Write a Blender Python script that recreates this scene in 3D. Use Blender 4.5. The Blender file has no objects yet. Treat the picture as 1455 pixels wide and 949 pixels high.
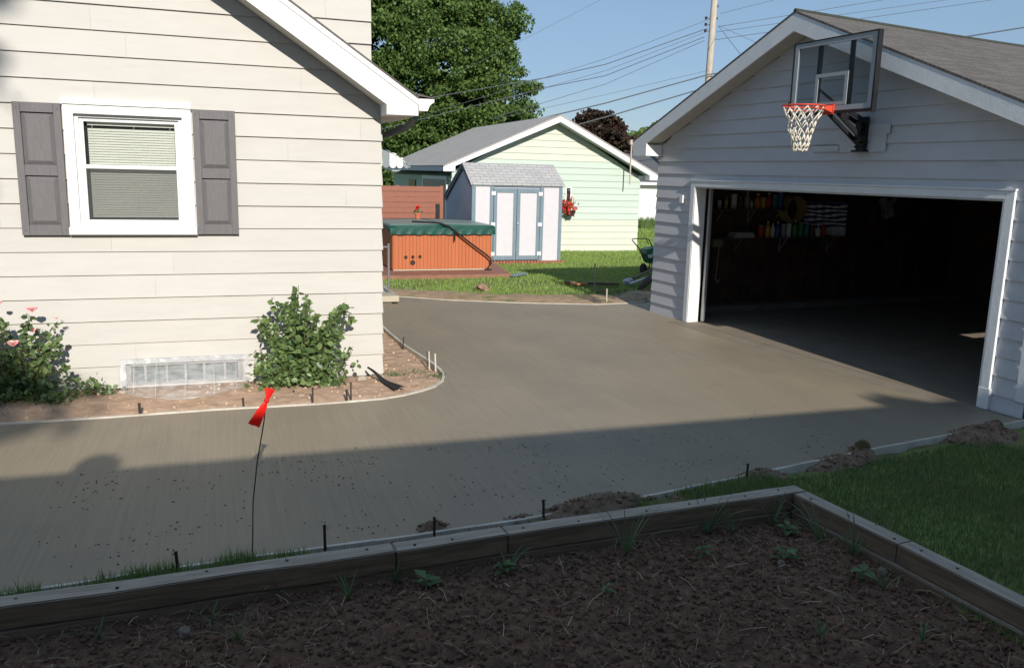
import bpy, bmesh, math, random
import numpy as np
from mathutils import Vector, Matrix, noise
random.seed(7); rng = np.random.default_rng(7)
R = math.radians
sc = bpy.context.scene
COL = sc.collection

# ------------------------------------------------------------------ camera
CAMH = 2.26
Mc = Matrix(((0.946, 0.038, -0.321), (-0.322, 0.186, -0.928), (0.024, 0.982, 0.188)))
def _rot(rx, ry, rz):
    return Matrix.Rotation(rz, 3, 'Z') @ Matrix.Rotation(rx, 3, 'X') @ Matrix.Rotation(ry, 3, 'Z')
Mc = _rot(R(90 - 10.856347), R(1.410848), R(-19.0517))
cam_d = bpy.data.cameras.new('camera'); cam = bpy.data.objects.new('camera', cam_d); COL.objects.link(cam)
cam.location = (0, 0, CAMH); cam.rotation_euler = Mc.to_euler()
cam_d.sensor_width = 36; cam_d.lens = 36 * 1192.27 / 1455; cam_d.clip_end = 2000; cam_d.clip_start = 0.05
sc.camera = cam
def at(px, py, Y):
    v = Mc @ Vector(((px - 727.5) / 1192.27, -(py - 474.5) / 1192.27, -1)); t = Y / v.y
    return Vector((v.x * t, Y, CAMH + v.z * t))
def gnd(px, py, z=0.0):
    v = Mc @ Vector(((px - 727.5) / 1192.27, -(py - 474.5) / 1192.27, -1)); t = (z - CAMH) / v.z
    return Vector((v.x * t, v.y * t, z))

# ------------------------------------------------------------------ tagging
def tag(o, label=None, cat=None, group=None, kind=None):
    if label: o['label'] = label
    if cat: o['category'] = cat
    if group: o['group'] = group
    if kind: o['kind'] = kind
    return o
def thing(name, label, cat, loc=(0, 0, 0), rz=0, group=None):
    o = bpy.data.objects.new(name, None); COL.objects.link(o)
    o.location = loc; o.rotation_euler = (0, 0, rz); o.empty_display_size = .1
    return tag(o, label, cat, group)

# ------------------------------------------------------------------ mesh builder
class MB:
    def __init__(s): s.v = []; s.f = []; s.m = []
    def add(s, vs, fs, mi=0):
        b = len(s.v); s.v += [tuple(v) for v in vs]; s.f += [tuple(i + b for i in f) for f in fs]; s.m += [mi] * len(fs)
    def quad(s, a, b, c, d, mi=0): s.add([a, b, c, d], [(0, 1, 2, 3)], mi)
    def box(s, a, b, mi=0, bev=0):
        x0, y0, z0 = [min(a[i], b[i]) for i in range(3)]; x1, y1, z1 = [max(a[i], b[i]) for i in range(3)]
        if bev:
            e = min(bev, (x1 - x0) / 2.2, (y1 - y0) / 2.2, (z1 - z0) / 2.2)
            bm = bmesh.new(); bmesh.ops.create_cube(bm, size=1)
            for v in bm.verts:
                v.co = Vector((x0 if v.co.x < 0 else x1, y0 if v.co.y < 0 else y1, z0 if v.co.z < 0 else z1))
            bmesh.ops.bevel(bm, geom=bm.edges[:], offset=e, segments=1, affect='EDGES')
            s.addbm(bm, mi); return
        s.add([(x0, y0, z0), (x1, y0, z0), (x1, y1, z0), (x0, y1, z0), (x0, y0, z1), (x1, y0, z1), (x1, y1, z1), (x0, y1, z1)],
              [(0, 3, 2, 1), (4, 5, 6, 7), (0, 1, 5, 4), (1, 2, 6, 5), (2, 3, 7, 6), (3, 0, 4, 7)], mi)
    def addbm(s, bm, mi=0):
        bm.verts.index_update()
        s.add([v.co[:] for v in bm.verts], [[v.index for v in f.verts] for f in bm.faces], mi); bm.free()
    def beam(s, p, q, w, h, mi=0, up=(0, 0, 1)):
        p = Vector(p); q = Vector(q); d = (q - p).normalized(); u = Vector(up); sd = d.cross(u)
        if sd.length < 1e-4: sd = d.cross(Vector((1, 0, 0)))
        sd.normalize(); u = sd.cross(d).normalized()
        vs = []
        for c in (p, q):
            for a, b in ((-1, -1), (1, -1), (1, 1), (-1, 1)): vs.append(c + sd * a * w / 2 + u * b * h / 2)
        s.add(vs, [(0, 1, 2, 3), (7, 6, 5, 4), (0, 4, 5, 1), (1, 5, 6, 2), (2, 6, 7, 3), (3, 7, 4, 0)], mi)
    def tube(s, pts, r, n=8, mi=0, cap=True):
        pts = [Vector(p) for p in pts]; rs = r if isinstance(r, (list, tuple)) else [r] * len(pts)
        vs = []; prev = None
        for i, p in enumerate(pts):
            d = (pts[min(i + 1, len(pts) - 1)] - pts[max(i - 1, 0)]).normalized()
            if prev is None:
                a = d.cross(Vector((0, 0, 1)))
                if a.length < .05: a = d.cross(Vector((1, 0, 0)))
            else: a = prev - d * prev.dot(d)
            a.normalize(); prev = a; b = d.cross(a)
            for k in range(n):
                t = 2 * math.pi * k / n; vs.append(p + (a * math.cos(t) + b * math.sin(t)) * rs[i])
        fs = []
        for i in range(len(pts) - 1):
            for k in range(n):
                fs.append((i * n + k, i * n + (k + 1) % n, (i + 1) * n + (k + 1) % n, (i + 1) * n + k))
        if cap: fs += [tuple(range(n))[::-1], tuple((len(pts) - 1) * n + k for k in range(n))]
        s.add(vs, fs, mi)
    def lathe(s, c, prof, n=16, mi=0, M=None):
        vs = []; c = Vector(c)
        for r, z in prof:
            for k in range(n):
                t = 2 * math.pi * k / n; v = Vector((r * math.cos(t), r * math.sin(t), z))
                vs.append(c + (M @ v if M else v))
        fs = [(i * n + k, i * n + (k + 1) % n, (i + 1) * n + (k + 1) % n, (i + 1) * n + k) for i in range(len(prof) - 1) for k in range(n)]
        fs += [tuple(range(n))[::-1], tuple((len(prof) - 1) * n + k for k in range(n))]
        s.add(vs, fs, mi)
    def prism(s, poly, f, d0, d1, mi=0):
        """poly 2D list; f(u,v,d)->xyz ; extruded d0..d1"""
        n = len(poly); vs = [f(u, v, d0) for u, v in poly] + [f(u, v, d1) for u, v in poly]
        s.add(vs, [tuple(range(n)), tuple(range(2 * n - 1, n - 1, -1))] + [(i, (i + 1) % n, n + (i + 1) % n, n + i) for i in range(n)], mi)
    def build(s, name, mats, parent=None, smooth=False, loc=None):
        me = bpy.data.meshes.new(name); me.from_pydata(s.v, [], s.f)
        if not isinstance(mats, (list, tuple)): mats = [mats]
        for m in mats: me.materials.append(m)
        if len(mats) > 1: me.polygons.foreach_set('material_index', s.m)
        me.validate(clean_customdata=False)
        bm = bmesh.new(); bm.from_mesh(me); bmesh.ops.recalc_face_normals(bm, faces=bm.faces[:]); bm.to_mesh(me); bm.free()
        if smooth: me.polygons.foreach_set('use_smooth', [True] * len(me.polygons))
        o = bpy.data.objects.new(name, me); COL.objects.link(o)
        if parent: o.parent = parent
        if loc: o.location = loc
        return o

def scatter_mesh(name, tv, tf, mats, T, locs, parent=None, smooth=False, jitter=0, midx=None):
    """many copies of a template in ONE mesh. T: (N,3,3), locs: (N,3)"""
    tv = np.asarray(tv, float); N = len(locs); nv = len(tv)
    V = np.einsum('nij,vj->nvi', T, tv)
    if jitter: V += np.einsum('nij,nvj->nvi', T, rng.normal(0, jitter, (N, nv, 3)))
    V += np.asarray(locs)[:, None, :]
    k = len(tf[0]); F = (np.asarray(tf)[None] + (np.arange(N) * nv)[:, None, None]).reshape(-1, k)
    me = bpy.data.meshes.new(name); me.vertices.add(N * nv); me.vertices.foreach_set('co', V.reshape(-1))
    nf = len(F); me.loops.add(nf * k); me.loops.foreach_set('vertex_index', F.reshape(-1).astype(np.int32))
    me.polygons.add(nf); me.polygons.foreach_set('loop_start', np.arange(0, nf * k, k, dtype=np.int32))
    me.update(calc_edges=True)
    if not isinstance(mats, (list, tuple)): mats = [mats]
    for m in mats: me.materials.append(m)
    if midx is not None: me.polygons.foreach_set('material_index', np.repeat(midx, len(tf)).astype(np.int32))
    if smooth: me.polygons.foreach_set('use_smooth', np.ones(nf, bool))
    o = bpy.data.objects.new(name, me); COL.objects.link(o)
    if parent: o.parent = parent
    return o
def rand_rots(N, scale, flat=None):
    """random rotation matrices times scale (N,) or (N,3)"""
    q = rng.normal(size=(N, 4))
    if flat is not None: q[:, 1:3] *= flat
    q /= np.linalg.norm(q, axis=1)[:, None]; w, x, y, z = q.T
    M = np.stack([1 - 2 * (y * y + z * z), 2 * (x * y - z * w), 2 * (x * z + y * w), 2 * (x * y + z * w), 1 - 2 * (x * x + z * z), 2 * (y * z - x * w),
                  2 * (x * z - y * w), 2 * (y * z + x * w), 1 - 2 * (x * x + y * y)], 1).reshape(N, 3, 3)
    s = np.asarray(scale, float)
    if s.ndim == 0: s = np.full((N, 3), s)
    elif s.ndim == 1: s = np.repeat(s[:, None], 3, 1)
    return M * s[:, None, :]

# ------------------------------------------------------------------ materials
def mat(name, c1, c2=None, rough=.8, scale=8, detail=6, bump=0, bscale=None, stretch=(1, 1, 1), spec=.3, metal=0, island=0, stain=None, stscale=1.2, stthr=.55, extra=None, contrast=(.35, .65)):
    m = bpy.data.materials.new(name); m.use_nodes = True; nt = m.node_tree; N = nt.nodes; L = nt.links
    b = N['Principled BSDF']; b.inputs['Roughness'].default_value = rough; b.inputs['Metallic'].default_value = metal
    b.inputs['Specular IOR Level'].default_value = spec
    tc = N.new('ShaderNodeTexCoord'); mp = N.new('ShaderNodeMapping'); mp.inputs['Scale'].default_value = stretch
    L.new(tc.outputs['Object'], mp.inputs['Vector'])
    if c2 is None: c2 = tuple(x * .85 for x in c1)
    nz = N.new('ShaderNodeTexNoise'); nz.inputs['Scale'].default_value = scale; nz.inputs['Detail'].default_value = detail; nz.inputs['Roughness'].default_value = .62
    L.new(mp.outputs[0], nz.inputs['Vector'])
    cr = N.new('ShaderNodeValToRGB'); cr.color_ramp.elements[0].position = contrast[0]; cr.color_ramp.elements[1].position = contrast[1]
    cr.color_ramp.elements[0].color = (*c2, 1); cr.color_ramp.elements[1].color = (*c1, 1); L.new(nz.outputs['Fac'], cr.inputs[0])
    out = cr.outputs[0]
    def mix(a, bcol, fac, mode='MIX'):
        mx = N.new('ShaderNodeMix'); mx.data_type = 'RGBA'; mx.blend_type = mode
        L.new(a, mx.inputs[6])
        if isinstance(bcol, tuple): mx.inputs[7].default_value = (*bcol, 1)
        else: L.new(bcol, mx.inputs[7])
        if isinstance(fac, float): mx.inputs[0].default_value = fac
        else: L.new(fac, mx.inputs[0])
        return mx.outputs[2]
    if stain:
        n2 = N.new('ShaderNodeTexNoise'); n2.inputs['Scale'].default_value = stscale; n2.inputs['Detail'].default_value = 8; n2.inputs['Roughness'].default_value = .65
        L.new(mp.outputs[0], n2.inputs['Vector'])
        r2 = N.new('ShaderNodeMapRange'); r2.inputs[1].default_value = stthr; r2.inputs[2].default_value = stthr + .15; L.new(n2.outputs['Fac'], r2.inputs[0])
        out = mix(out, stain, r2.outputs[0])
    if island:
        g = N.new('ShaderNodeNewGeometry'); mr = N.new('ShaderNodeMapRange'); mr.inputs[3].default_value = 1 - island; mr.inputs[4].default_value = 1 + island
        L.new(g.outputs['Random Per Island'], mr.inputs[0])
        cb = N.new('ShaderNodeCombineColor')
        for i in range(3): L.new(mr.outputs[0], cb.inputs[i])
        out = mix(out, cb.outputs[0], 1.0, 'MULTIPLY')
    if bump:
        n3 = N.new('ShaderNodeTexNoise'); n3.inputs['Scale'].default_value = bscale or scale * 3; n3.inputs['Detail'].default_value = 8; n3.inputs['Roughness'].default_value = .7
        L.new(mp.outputs[0], n3.inputs['Vector'])
        bp = N.new('ShaderNodeBump'); bp.inputs['Strength'].default_value = bump; bp.inputs['Distance'].default_value = .01
        L.new(n3.outputs['Fac'], bp.inputs['Height']); L.new(bp.outputs[0], b.inputs['Normal'])
    if extra: out = extra(nt, tc, mp, out, b, mix)
    L.new(out, b.inputs['Base Color'])
    return m
def leaf_mat(name, c1, c2, trans=.35, rough=.5, spec=.3):
    m = bpy.data.materials.new(name); m.use_nodes = True; nt = m.node_tree; N = nt.nodes; L = nt.links
    b = N['Principled BSDF']; b.inputs['Roughness'].default_value = rough; b.inputs['Specular IOR Level'].default_value = spec
    g = N.new('ShaderNodeNewGeometry'); cr = N.new('ShaderNodeValToRGB')
    cr.color_ramp.elements[0].color = (*c2, 1); cr.color_ramp.elements[1].color = (*c1, 1); L.new(g.outputs['Random Per Island'], cr.inputs[0])
    L.new(cr.outputs[0], b.inputs['Base Color'])
    t = N.new('ShaderNodeBsdfTranslucent'); L.new(cr.outputs[0], t.inputs[0]); mx = N.new('ShaderNodeMixShader'); mx.inputs[0].default_value = trans
    L.new(b.outputs[0], mx.inputs[1]); L.new(t.outputs[0], mx.inputs[2]); L.new(mx.outputs[0], N['Material Output'].inputs['Surface'])
    return m
def brick_extra(sx, sy, c_mort, row=.14, bw=.3, msize=.02, axes='XY', mixf=.6, var=.25):
    def fn(nt, tc, mp, out, b, mix):
        N = nt.nodes; L = nt.links
        sep = N.new('ShaderNodeSeparateXYZ'); L.new(tc.outputs['Object'], sep.inputs[0]); cb = N.new('ShaderNodeCombineXYZ')
        L.new(sep.outputs[axes[0]], cb.inputs[0]); L.new(sep.outputs[axes[1]], cb.inputs[1])
        bt = N.new('ShaderNodeTexBrick'); bt.inputs['Scale'].default_value = 1; bt.inputs['Brick Width'].default_value = bw; bt.inputs['Row Height'].default_value = row
        bt.inputs['Mortar Size'].default_value = msize; bt.inputs['Mortar Smooth'].default_value = .3
        bt.inputs['Color1'].default_value = (1 + var, 1 + var, 1 + var, 1); bt.inputs['Color2'].default_value = (1 - var, 1 - var, 1 - var, 1); bt.inputs['Mortar'].default_value = (*c_mort, 1)
        L.new(cb.outputs[0], bt.inputs['Vector'])
        return mix(out, bt.outputs[0], mixf, 'MULTIPLY')
    return fn

M = {}
M['cream'] = mat('cream_siding_paint', (.50, .485, .452), (.472, .457, .425), .55, 2.2, stretch=(1, 1, 5), bump=.25, bscale=60, island=.02, stain=(.43, .41, .37), stscale=.9, stthr=.60)
M['white'] = mat('white_paint', (.76, .76, .745), (.72, .715, .70), .45, 6, bump=.1)
M['vinyl'] = mat('white_vinyl', (.78, .78, .78), (.75, .75, .75), .35, 4)
M['gsiding'] = mat('grey_white_siding_paint', (.56, .57, .60), (.52, .53, .56), .6, 2.5, stretch=(1, 1, 4), bump=.3, bscale=50, island=.03, stain=(.44, .44, .455), stscale=1.1, stthr=.6)
M['gtrim'] = mat('weathered_white_trim', (.74, .76, .77), (.68, .70, .71), .6, 5, bump=.25, bscale=30, stain=(.42, .40, .36), stscale=3.5, stthr=.66)
M['soffit'] = mat('soffit_paint', (.50, .48, .43), (.44, .42, .38), .7, 5, bump=.2)
M['green'] = mat('pale_green_siding', (.465, .545, .485), (.44, .52, .46), .55, 1.0, stretch=(1, 1, 3), island=.03)
M['creamgreen'] = mat('faded_cream_siding', (.53, .555, .475), (.50, .525, .45), .55, 1.5, island=.03)
M['shutter'] = mat('grey_shutter_vinyl', (.150, .145, .148), (.125, .12, .124), .5, 9, stretch=(14, 1, 1.2), bump=.35, bscale=9)
M['glass'] = mat('window_glass', (.03, .035, .035), (.02, .025, .025), .04, spec=.6)
M['blind'] = mat('pale_blinds', (.66, .635, .62), (.62, .60, .585), .6, 3)
M['dark'] = mat('dark_gap', (.03, .03, .03), (.02, .02, .02), .8)
def streak_extra(nt, tc, mp, out, b, mix):
    N = nt.nodes; L = nt.links
    m2 = N.new('ShaderNodeMapping'); m2.inputs['Scale'].default_value = (48, 1.0, 1); L.new(tc.outputs['Object'], m2.inputs[0])
    n = N.new('ShaderNodeTexNoise'); n.inputs['Scale'].default_value = 1.0; n.inputs['Detail'].default_value = 5; L.new(m2.outputs[0], n.inputs['Vector'])
    r = N.new('ShaderNodeMapRange'); r.inputs[1].default_value = .3; r.inputs[2].default_value = .7; r.inputs[3].default_value = .91; r.inputs[4].default_value = 1.08; L.new(n.outputs['Fac'], r.inputs[0])
    m3 = N.new('ShaderNodeMapping'); m3.inputs['Scale'].default_value = (1.6, .35, 1); L.new(tc.outputs['Object'], m3.inputs[0])
    n3 = N.new('ShaderNodeTexNoise'); n3.inputs['Scale'].default_value = .8; n3.inputs['Detail'].default_value = 7; n3.inputs['Roughness'].default_value = .6; n3.inputs['Distortion'].default_value = .6
    L.new(m3.outputs[0], n3.inputs['Vector'])
    r3 = N.new('ShaderNodeMapRange'); r3.inputs[1].default_value = .35; r3.inputs[2].default_value = .65; r3.inputs[3].default_value = .955; r3.inputs[4].default_value = 1.04; L.new(n3.outputs['Fac'], r3.inputs[0])
    mu = N.new('ShaderNodeMath'); mu.operation = 'MULTIPLY'; L.new(r.outputs[0], mu.inputs[0]); L.new(r3.outputs[0], mu.inputs[1])
    cb = N.new('ShaderNodeCombineColor')
    for i in range(3): L.new(mu.outputs[0], cb.inputs[i])
    bp = N.new('ShaderNodeBump'); bp.inputs['Strength'].default_value = .14; bp.inputs['Distance'].default_value = .003
    L.new(n.outputs['Fac'], bp.inputs['Height'])
    if b.inputs['Normal'].links: L.new(b.inputs['Normal'].links[0].from_node.outputs[0], bp.inputs['Normal'])
    L.new(bp.outputs[0], b.inputs['Normal'])
    return mix(out, cb.outputs[0], 1.0, 'MULTIPLY')
M['concrete'] = mat('broomed_concrete', (.28, .232, .166), (.256, .212, .153), .6, .9, bump=.15, bscale=90, spec=.3, stain=(.24, .202, .152), stscale=.5, stthr=.5, extra=streak_extra)
M['oldconc'] = mat('old_concrete', (.20, .185, .165), (.16, .15, .135), .8, 3, bump=.4, bscale=60, stain=(.11, .10, .09), stscale=1.4, stthr=.58)
M['garfloor'] = mat('garage_floor_concrete', (.24, .205, .155), (.20, .17, .13), .8, 2.5, bump=.3, bscale=60, stain=(.22, .19, .15), stscale=1.4, stthr=.56)
M['paleconc'] = mat('pale_step_concrete', (.46, .41, .31), (.40, .36, .28), .8, 6, bump=.3, bscale=40)
M['form'] = mat('pale_form_board', (.60, .56, .49), (.44, .40, .34), .8, 5, stretch=(1, 1, 1), bump=.4, bscale=30)
M['soil'] = mat('dry_bed_soil', (.52, .36, .25), (.38, .25, .165), .95, 9, 10, bump=1, bscale=45, stain=(.62, .47, .35), stscale=6, stthr=.6)
M['gsoil'] = mat('dark_garden_soil', (.215, .118, .074), (.10, .056, .037), .95, 12, 10, bump=1, bscale=70, stain=(.235, .155, .11), stscale=9, stthr=.6)
M['clod'] = mat('soil_clod', (.24, .135, .086), (.10, .057, .037), .95, 30, bump=.8, bscale=90, island=.3)
M['mound'] = mat('reddish_mound_soil', (.31, .205, .14), (.18, .118, .082), .95, 14, 10, bump=1, bscale=60)
M['straw'] = mat('dry_straw', (.36, .29, .19), (.20, .15, .10), .8, island=.5)
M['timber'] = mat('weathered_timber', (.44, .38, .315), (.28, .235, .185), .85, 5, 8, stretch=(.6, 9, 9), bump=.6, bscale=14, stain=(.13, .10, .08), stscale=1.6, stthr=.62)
M['timberside'] = mat('brown_timber_side', (.215, .145, .095), (.12, .08, .052), .85, 5, 8, stretch=(.6, 9, 9), bump=.6, bscale=14)  # darker brown than the timber tops, on side faces and loose boards
M['black'] = mat('black_powdercoat', (.018, .018, .02), (.012, .012, .014), .4)
M['dmetal'] = mat('rusty_stake', (.05, .035, .028), (.03, .022, .018), .8, 20)
M['greymetal'] = mat('grey_metal', (.22, .23, .24), (.18, .19, .2), .45, metal=.3)
M['galv'] = mat('galvanised', (.45, .46, .47), (.38, .39, .40), .4, 10, metal=.4)
M['roof'] = mat('grey_brown_shingles', (.155, .140, .128), (.105, .096, .088), .95, 30, bump=.5, bscale=120, extra=brick_extra(1, 1, (.35, .35, .35), .055, .3, .006, 'XY', .7, .28))
M['roof2'] = mat('grey_shingles', (.44, .41, .385), (.35, .33, .31), .95, 20, bump=.4, bscale=90, extra=brick_extra(1, 1, (.45, .45, .45), .14, .32, .010, 'XY', .6, .12))
M['roof3'] = mat('pale_shed_shingles', (.44, .435, .43), (.37, .365, .36), .95, 20, bump=.4, bscale=90, extra=brick_extra(1, 1, (.5, .5, .5), .11, .26, .012, 'XY', .7, .12))
M['red'] = leaf_mat('red_ribbon', (.90, .022, .016), (.90, .022, .016), .4, .4)
M['rimred'] = mat('orange_red_rim', (.60, .07, .035), (.5, .05, .03), .4)
M['net'] = mat('white_net_cord', (.72, .68, .58), (.62, .57, .48), .8)
M['bbgrey'] = mat('backboard_grey_border', (.33, .36, .38), (.31, .34, .36), .5)
M['shedblue'] = mat('slate_blue_trim', (.17, .235, .275), (.15, .205, .245), .6, 10)
M['shedpanel'] = mat('pale_lilac_panel', (.56, .55, .58), (.53, .52, .55), .6, 6)
M['shedside'] = mat('bluegrey_side_boards', (.50, .515, .58), (.44, .45, .52), .7, 6, stretch=(1, 20, 1))
M['tubwood'] = mat('orange_cedar_slats', (.44, .135, .055), (.40, .118, .048), .5, 6, stretch=(8, 8, 1), island=.05)
M['tubcover'] = mat('green_vinyl_cover', (.014, .080, .064), (.010, .062, .051), .4, 5, spec=.4, bump=.3, bscale=9)
M['tubtop'] = mat('grey_green_cover_top', (.20, .25, .22), (.16, .21, .185), .45, 4)  # paler grey green on the upward faces of the cover
M['deckwood'] = mat('red_brown_deck_boards', (.27, .13, .09), (.21, .10, .07), .7, 8, island=.12)
M['fencewood'] = mat('red_brown_fence_boards', (.29, .12, .082), (.235, .095, .065), .7, 8, stretch=(1, 1, 8), island=.08)
M['skirt'] = mat('brick_red_edging', (.36, .14, .10), (.28, .10, .07), .8)
M['terra'] = mat('terracotta', (.50, .17, .09), (.42, .13, .07), .7)
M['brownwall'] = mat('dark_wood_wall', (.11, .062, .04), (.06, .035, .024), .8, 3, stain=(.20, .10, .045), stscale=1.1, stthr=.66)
M['beige'] = mat('beige_door', (.36, .30, .24), (.33, .27, .21), .6)
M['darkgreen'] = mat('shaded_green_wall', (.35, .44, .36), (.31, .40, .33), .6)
M['polewood'] = mat('weathered_pole', (.46, .41, .35), (.36, .32, .27), .85, 6, stretch=(3, 3, .5), bump=.4)
M['wire'] = mat('wire', (.09, .10, .12), (.07, .08, .09), .6)
M['insul'] = mat('insulator', (.06, .04, .05), (.05, .03, .04), .3)
M['bark'] = mat('bark', (.11, .085, .065), (.06, .045, .035), .9, 12, stretch=(3, 3, .7), bump=.8)
M['stem'] = mat('rose_stem', (.10, .11, .04), (.10, .06, .035), .7)
M['pink'] = mat('pink_petals', (.92, .52, .50), (.88, .38, .38), .5, island=.15)
M['redflower'] = mat('red_petals', (.70, .035, .03), (.55, .02, .02), .5, island=.25)
M['navy'] = mat('navy', (.04, .07, .26), (.03, .05, .2), .7)
M['kgreen'] = mat('spreader_green', (.02, .14, .07), (.015, .12, .06), .4)
M['bumper'] = mat('spreader_orange', (.65, .10, .04), (.6, .08, .03), .5)
M['rubber'] = mat('rubber', (.02, .02, .02), (.015, .015, .015), .8)
M['bed'] = M['soil']
M['ltree'] = leaf_mat('maple_leaf', (.175, .265, .068), (.045, .10, .025), .4)
M['ldark'] = leaf_mat('far_green_leaf', (.11, .18, .045), (.05, .095, .025), .3)
M['lpurple'] = leaf_mat('purple_beech_leaf', (.085, .048, .034), (.022, .017, .013), .25)
M['lrose'] = leaf_mat('rose_leaf', (.21, .29, .10), (.065, .125, .045), .3, .4, .5)
M['lweed'] = leaf_mat('weed_leaf', (.16, .245, .10), (.08, .13, .06), .3)
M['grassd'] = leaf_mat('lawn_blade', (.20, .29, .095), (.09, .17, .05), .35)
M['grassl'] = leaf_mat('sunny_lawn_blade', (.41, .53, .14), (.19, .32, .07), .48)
M['grassdry'] = leaf_mat('dry_grass_blade', (.30, .25, .12), (.13, .14, .05), .3)

# ------------------------------------------------------------------ ground
DRIVE = [(-10, 4.55), (-1.2, 4.74), (-.37, 4.82), (.5, 4.86), (1.12, 4.88), (1.83, 4.93), (2.56, 5.03), (4.0, 5.30), (5.24, 5.53), (6.75, 5.76), (7.345, 5.865)]
CURVE = [(2.17, 12.4), (2.17, 11.73), (2.2, 10.7), (2.27, 10.02), (2.32, 9.52), (2.325, 9.2), (2.30, 8.93), (2.22, 8.68), (2.08, 8.46), (1.9, 8.31), (1.68, 8.18), (1.45, 8.10), (1.1, 8.07), (.79, 8.06), (-.18, 8.09), (-1.07, 8.06), (-1.9, 8.05), (-10, 8.0)]
BACK = [(7.6, 13.75), (7.19, 13.5), (6.24, 13.43), (4.93, 13.83), (3.78, 14.36), (2.9, 15.0), (1.7, 15.4)]
poly = DRIVE + [(6.86, 12.55), (6.90, 12.7)] + BACK + [(1.66, 13.0)] + CURVE
def inpoly(x, y, P):
    c = False; n = len(P)
    for i in range(n):
        x0, y0 = P[i]; x1, y1 = P[(i + 1) % n]
        if (y0 > y) != (y1 > y) and x < (x1 - x0) * (y - y0) / (y1 - y0) + x0: c = not c
    return c
def npoly(X, Y, P):
    c = np.zeros(X.shape, bool); n = len(P)
    for i in range(n):
        x0, y0 = P[i]; x1, y1 = P[(i + 1) % n]
        if y0 == y1: continue
        c ^= ((y0 > Y) != (y1 > Y)) & (X < (x1 - x0) * (Y - y0) / (y1 - y0) + x0)
    return c
def fbm(X, Y, s, seed=0, o=4):
    v = np.zeros(X.shape); a = 1; t = 0
    r = np.random.default_rng(seed)
    for k in range(o):
        for j in range(3):
            th = r.uniform(0, 6.28); ph = r.uniform(0, 6.28); f = s * 2 ** k * r.uniform(.7, 1.3)
            v += a * np.sin(f * (X * np.cos(th) + Y * np.sin(th)) * 6.28 + ph + 1.3 * np.sin(f * 2.1 * (X * np.sin(th) - Y * np.cos(th)) + ph * 2)) / 3
        t += a; a *= .5
    return v / t
def grid_mesh(name, xs, ys, H, m, smooth=True):
    nx, ny = len(xs), len(ys); X, Y = np.meshgrid(xs, ys); V = np.stack([X, Y, H(X, Y)], -1).reshape(-1, 3)
    i = np.arange(ny - 1)[:, None] * nx + np.arange(nx - 1)[None]; F = np.stack([i, i + 1, i + nx + 1, i + nx], -1).reshape(-1, 4)
    me = bpy.data.meshes.new(name); me.vertices.add(len(V)); me.vertices.foreach_set('co', V.reshape(-1))
    me.loops.add(F.size); me.loops.foreach_set('vertex_index', F.reshape(-1).astype(np.int32)); me.polygons.add(len(F))
    me.polygons.foreach_set('loop_start', np.arange(0, F.size, 4, dtype=np.int32)); me.update(calc_edges=True)
    me.polygons.foreach_set('use_smooth', np.full(len(F), smooth)); me.materials.append(m)
    o = bpy.data.objects.new(name, me); COL.objects.link(o); return o
def near_edge_y(x): return np.interp(x, [p[0] for p in DRIVE], [p[1] for p in DRIVE])
def back_edge_y(x): return np.interp(x, [p[0] for p in BACK[::-1]], [p[1] for p in BACK[::-1]])
def ground_h(X, Y):
    h = np.full(X.shape, -.02)
    h = np.where(Y < near_edge_y(X) + .05, -.045, h)
    ins = npoly(X, Y, poly); h = np.where(ins, -.10, h)
    bed = (X < 2.3) & (Y > 8.0) & (Y < 13) & ~ins; h = np.where(bed, -.07, h)
    stp = (X > -3) & (X < 3.95) & (Y > np.interp(X, [-1.2, 3.8], [4.46, 4.76])) & (Y < near_edge_y(X) - .03); h = np.where(stp & ~ins, .0, h)
    far = (np.abs(X) > 60) | (Y > 60) | (Y < -20)
    h += np.where(far, 0, .012 * fbm(X, Y, .3, 3)) * (~ins)
    rb = (X < 3.75) & (Y < 4.6); h = np.where(rb, -.16, h)
    return h
M['ground'] = mat('grassy_ground', (.16, .16, .06), (.10, .085, .045), .95, 4, 8, bump=.8, bscale=30, stain=(.19, .24, .065), stscale=.8, stthr=.45)
xs = np.concatenate([np.array([-900, -400, -150, -60, -25, -14]), np.arange(-10, 18.01, .1), np.array([20, 24, 30, 60, 150, 400, 900])])
ys = np.concatenate([np.array([-500, -150, -50, -20, -8, -3]), np.arange(0, 34.01, .1), np.array([38, 45, 60, 100, 250, 600, 1500])])
tag(grid_mesh('ground', xs, ys, ground_h, M['ground']), 'grassy ground of the yard', kind='structure')

# driveway slab
mb = MB()
from mathutils.geometry import tessellate_polygon
mb.add([(x, y, 0) for x, y in poly], [tuple(t) for t in tessellate_polygon([[Vector((x, y, 0)) for x, y in poly]])])
n = len(poly)
for i in range(n):
    a = poly[i]; b = poly[(i + 1) % n]; mb.quad((a[0], a[1], 0), (b[0], b[1], 0), (b[0], b[1], -.09), (a[0], a[1], -.09))
tag(mb.build('driveway', M['concrete']), 'freshly poured concrete driveway', kind='structure')

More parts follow.
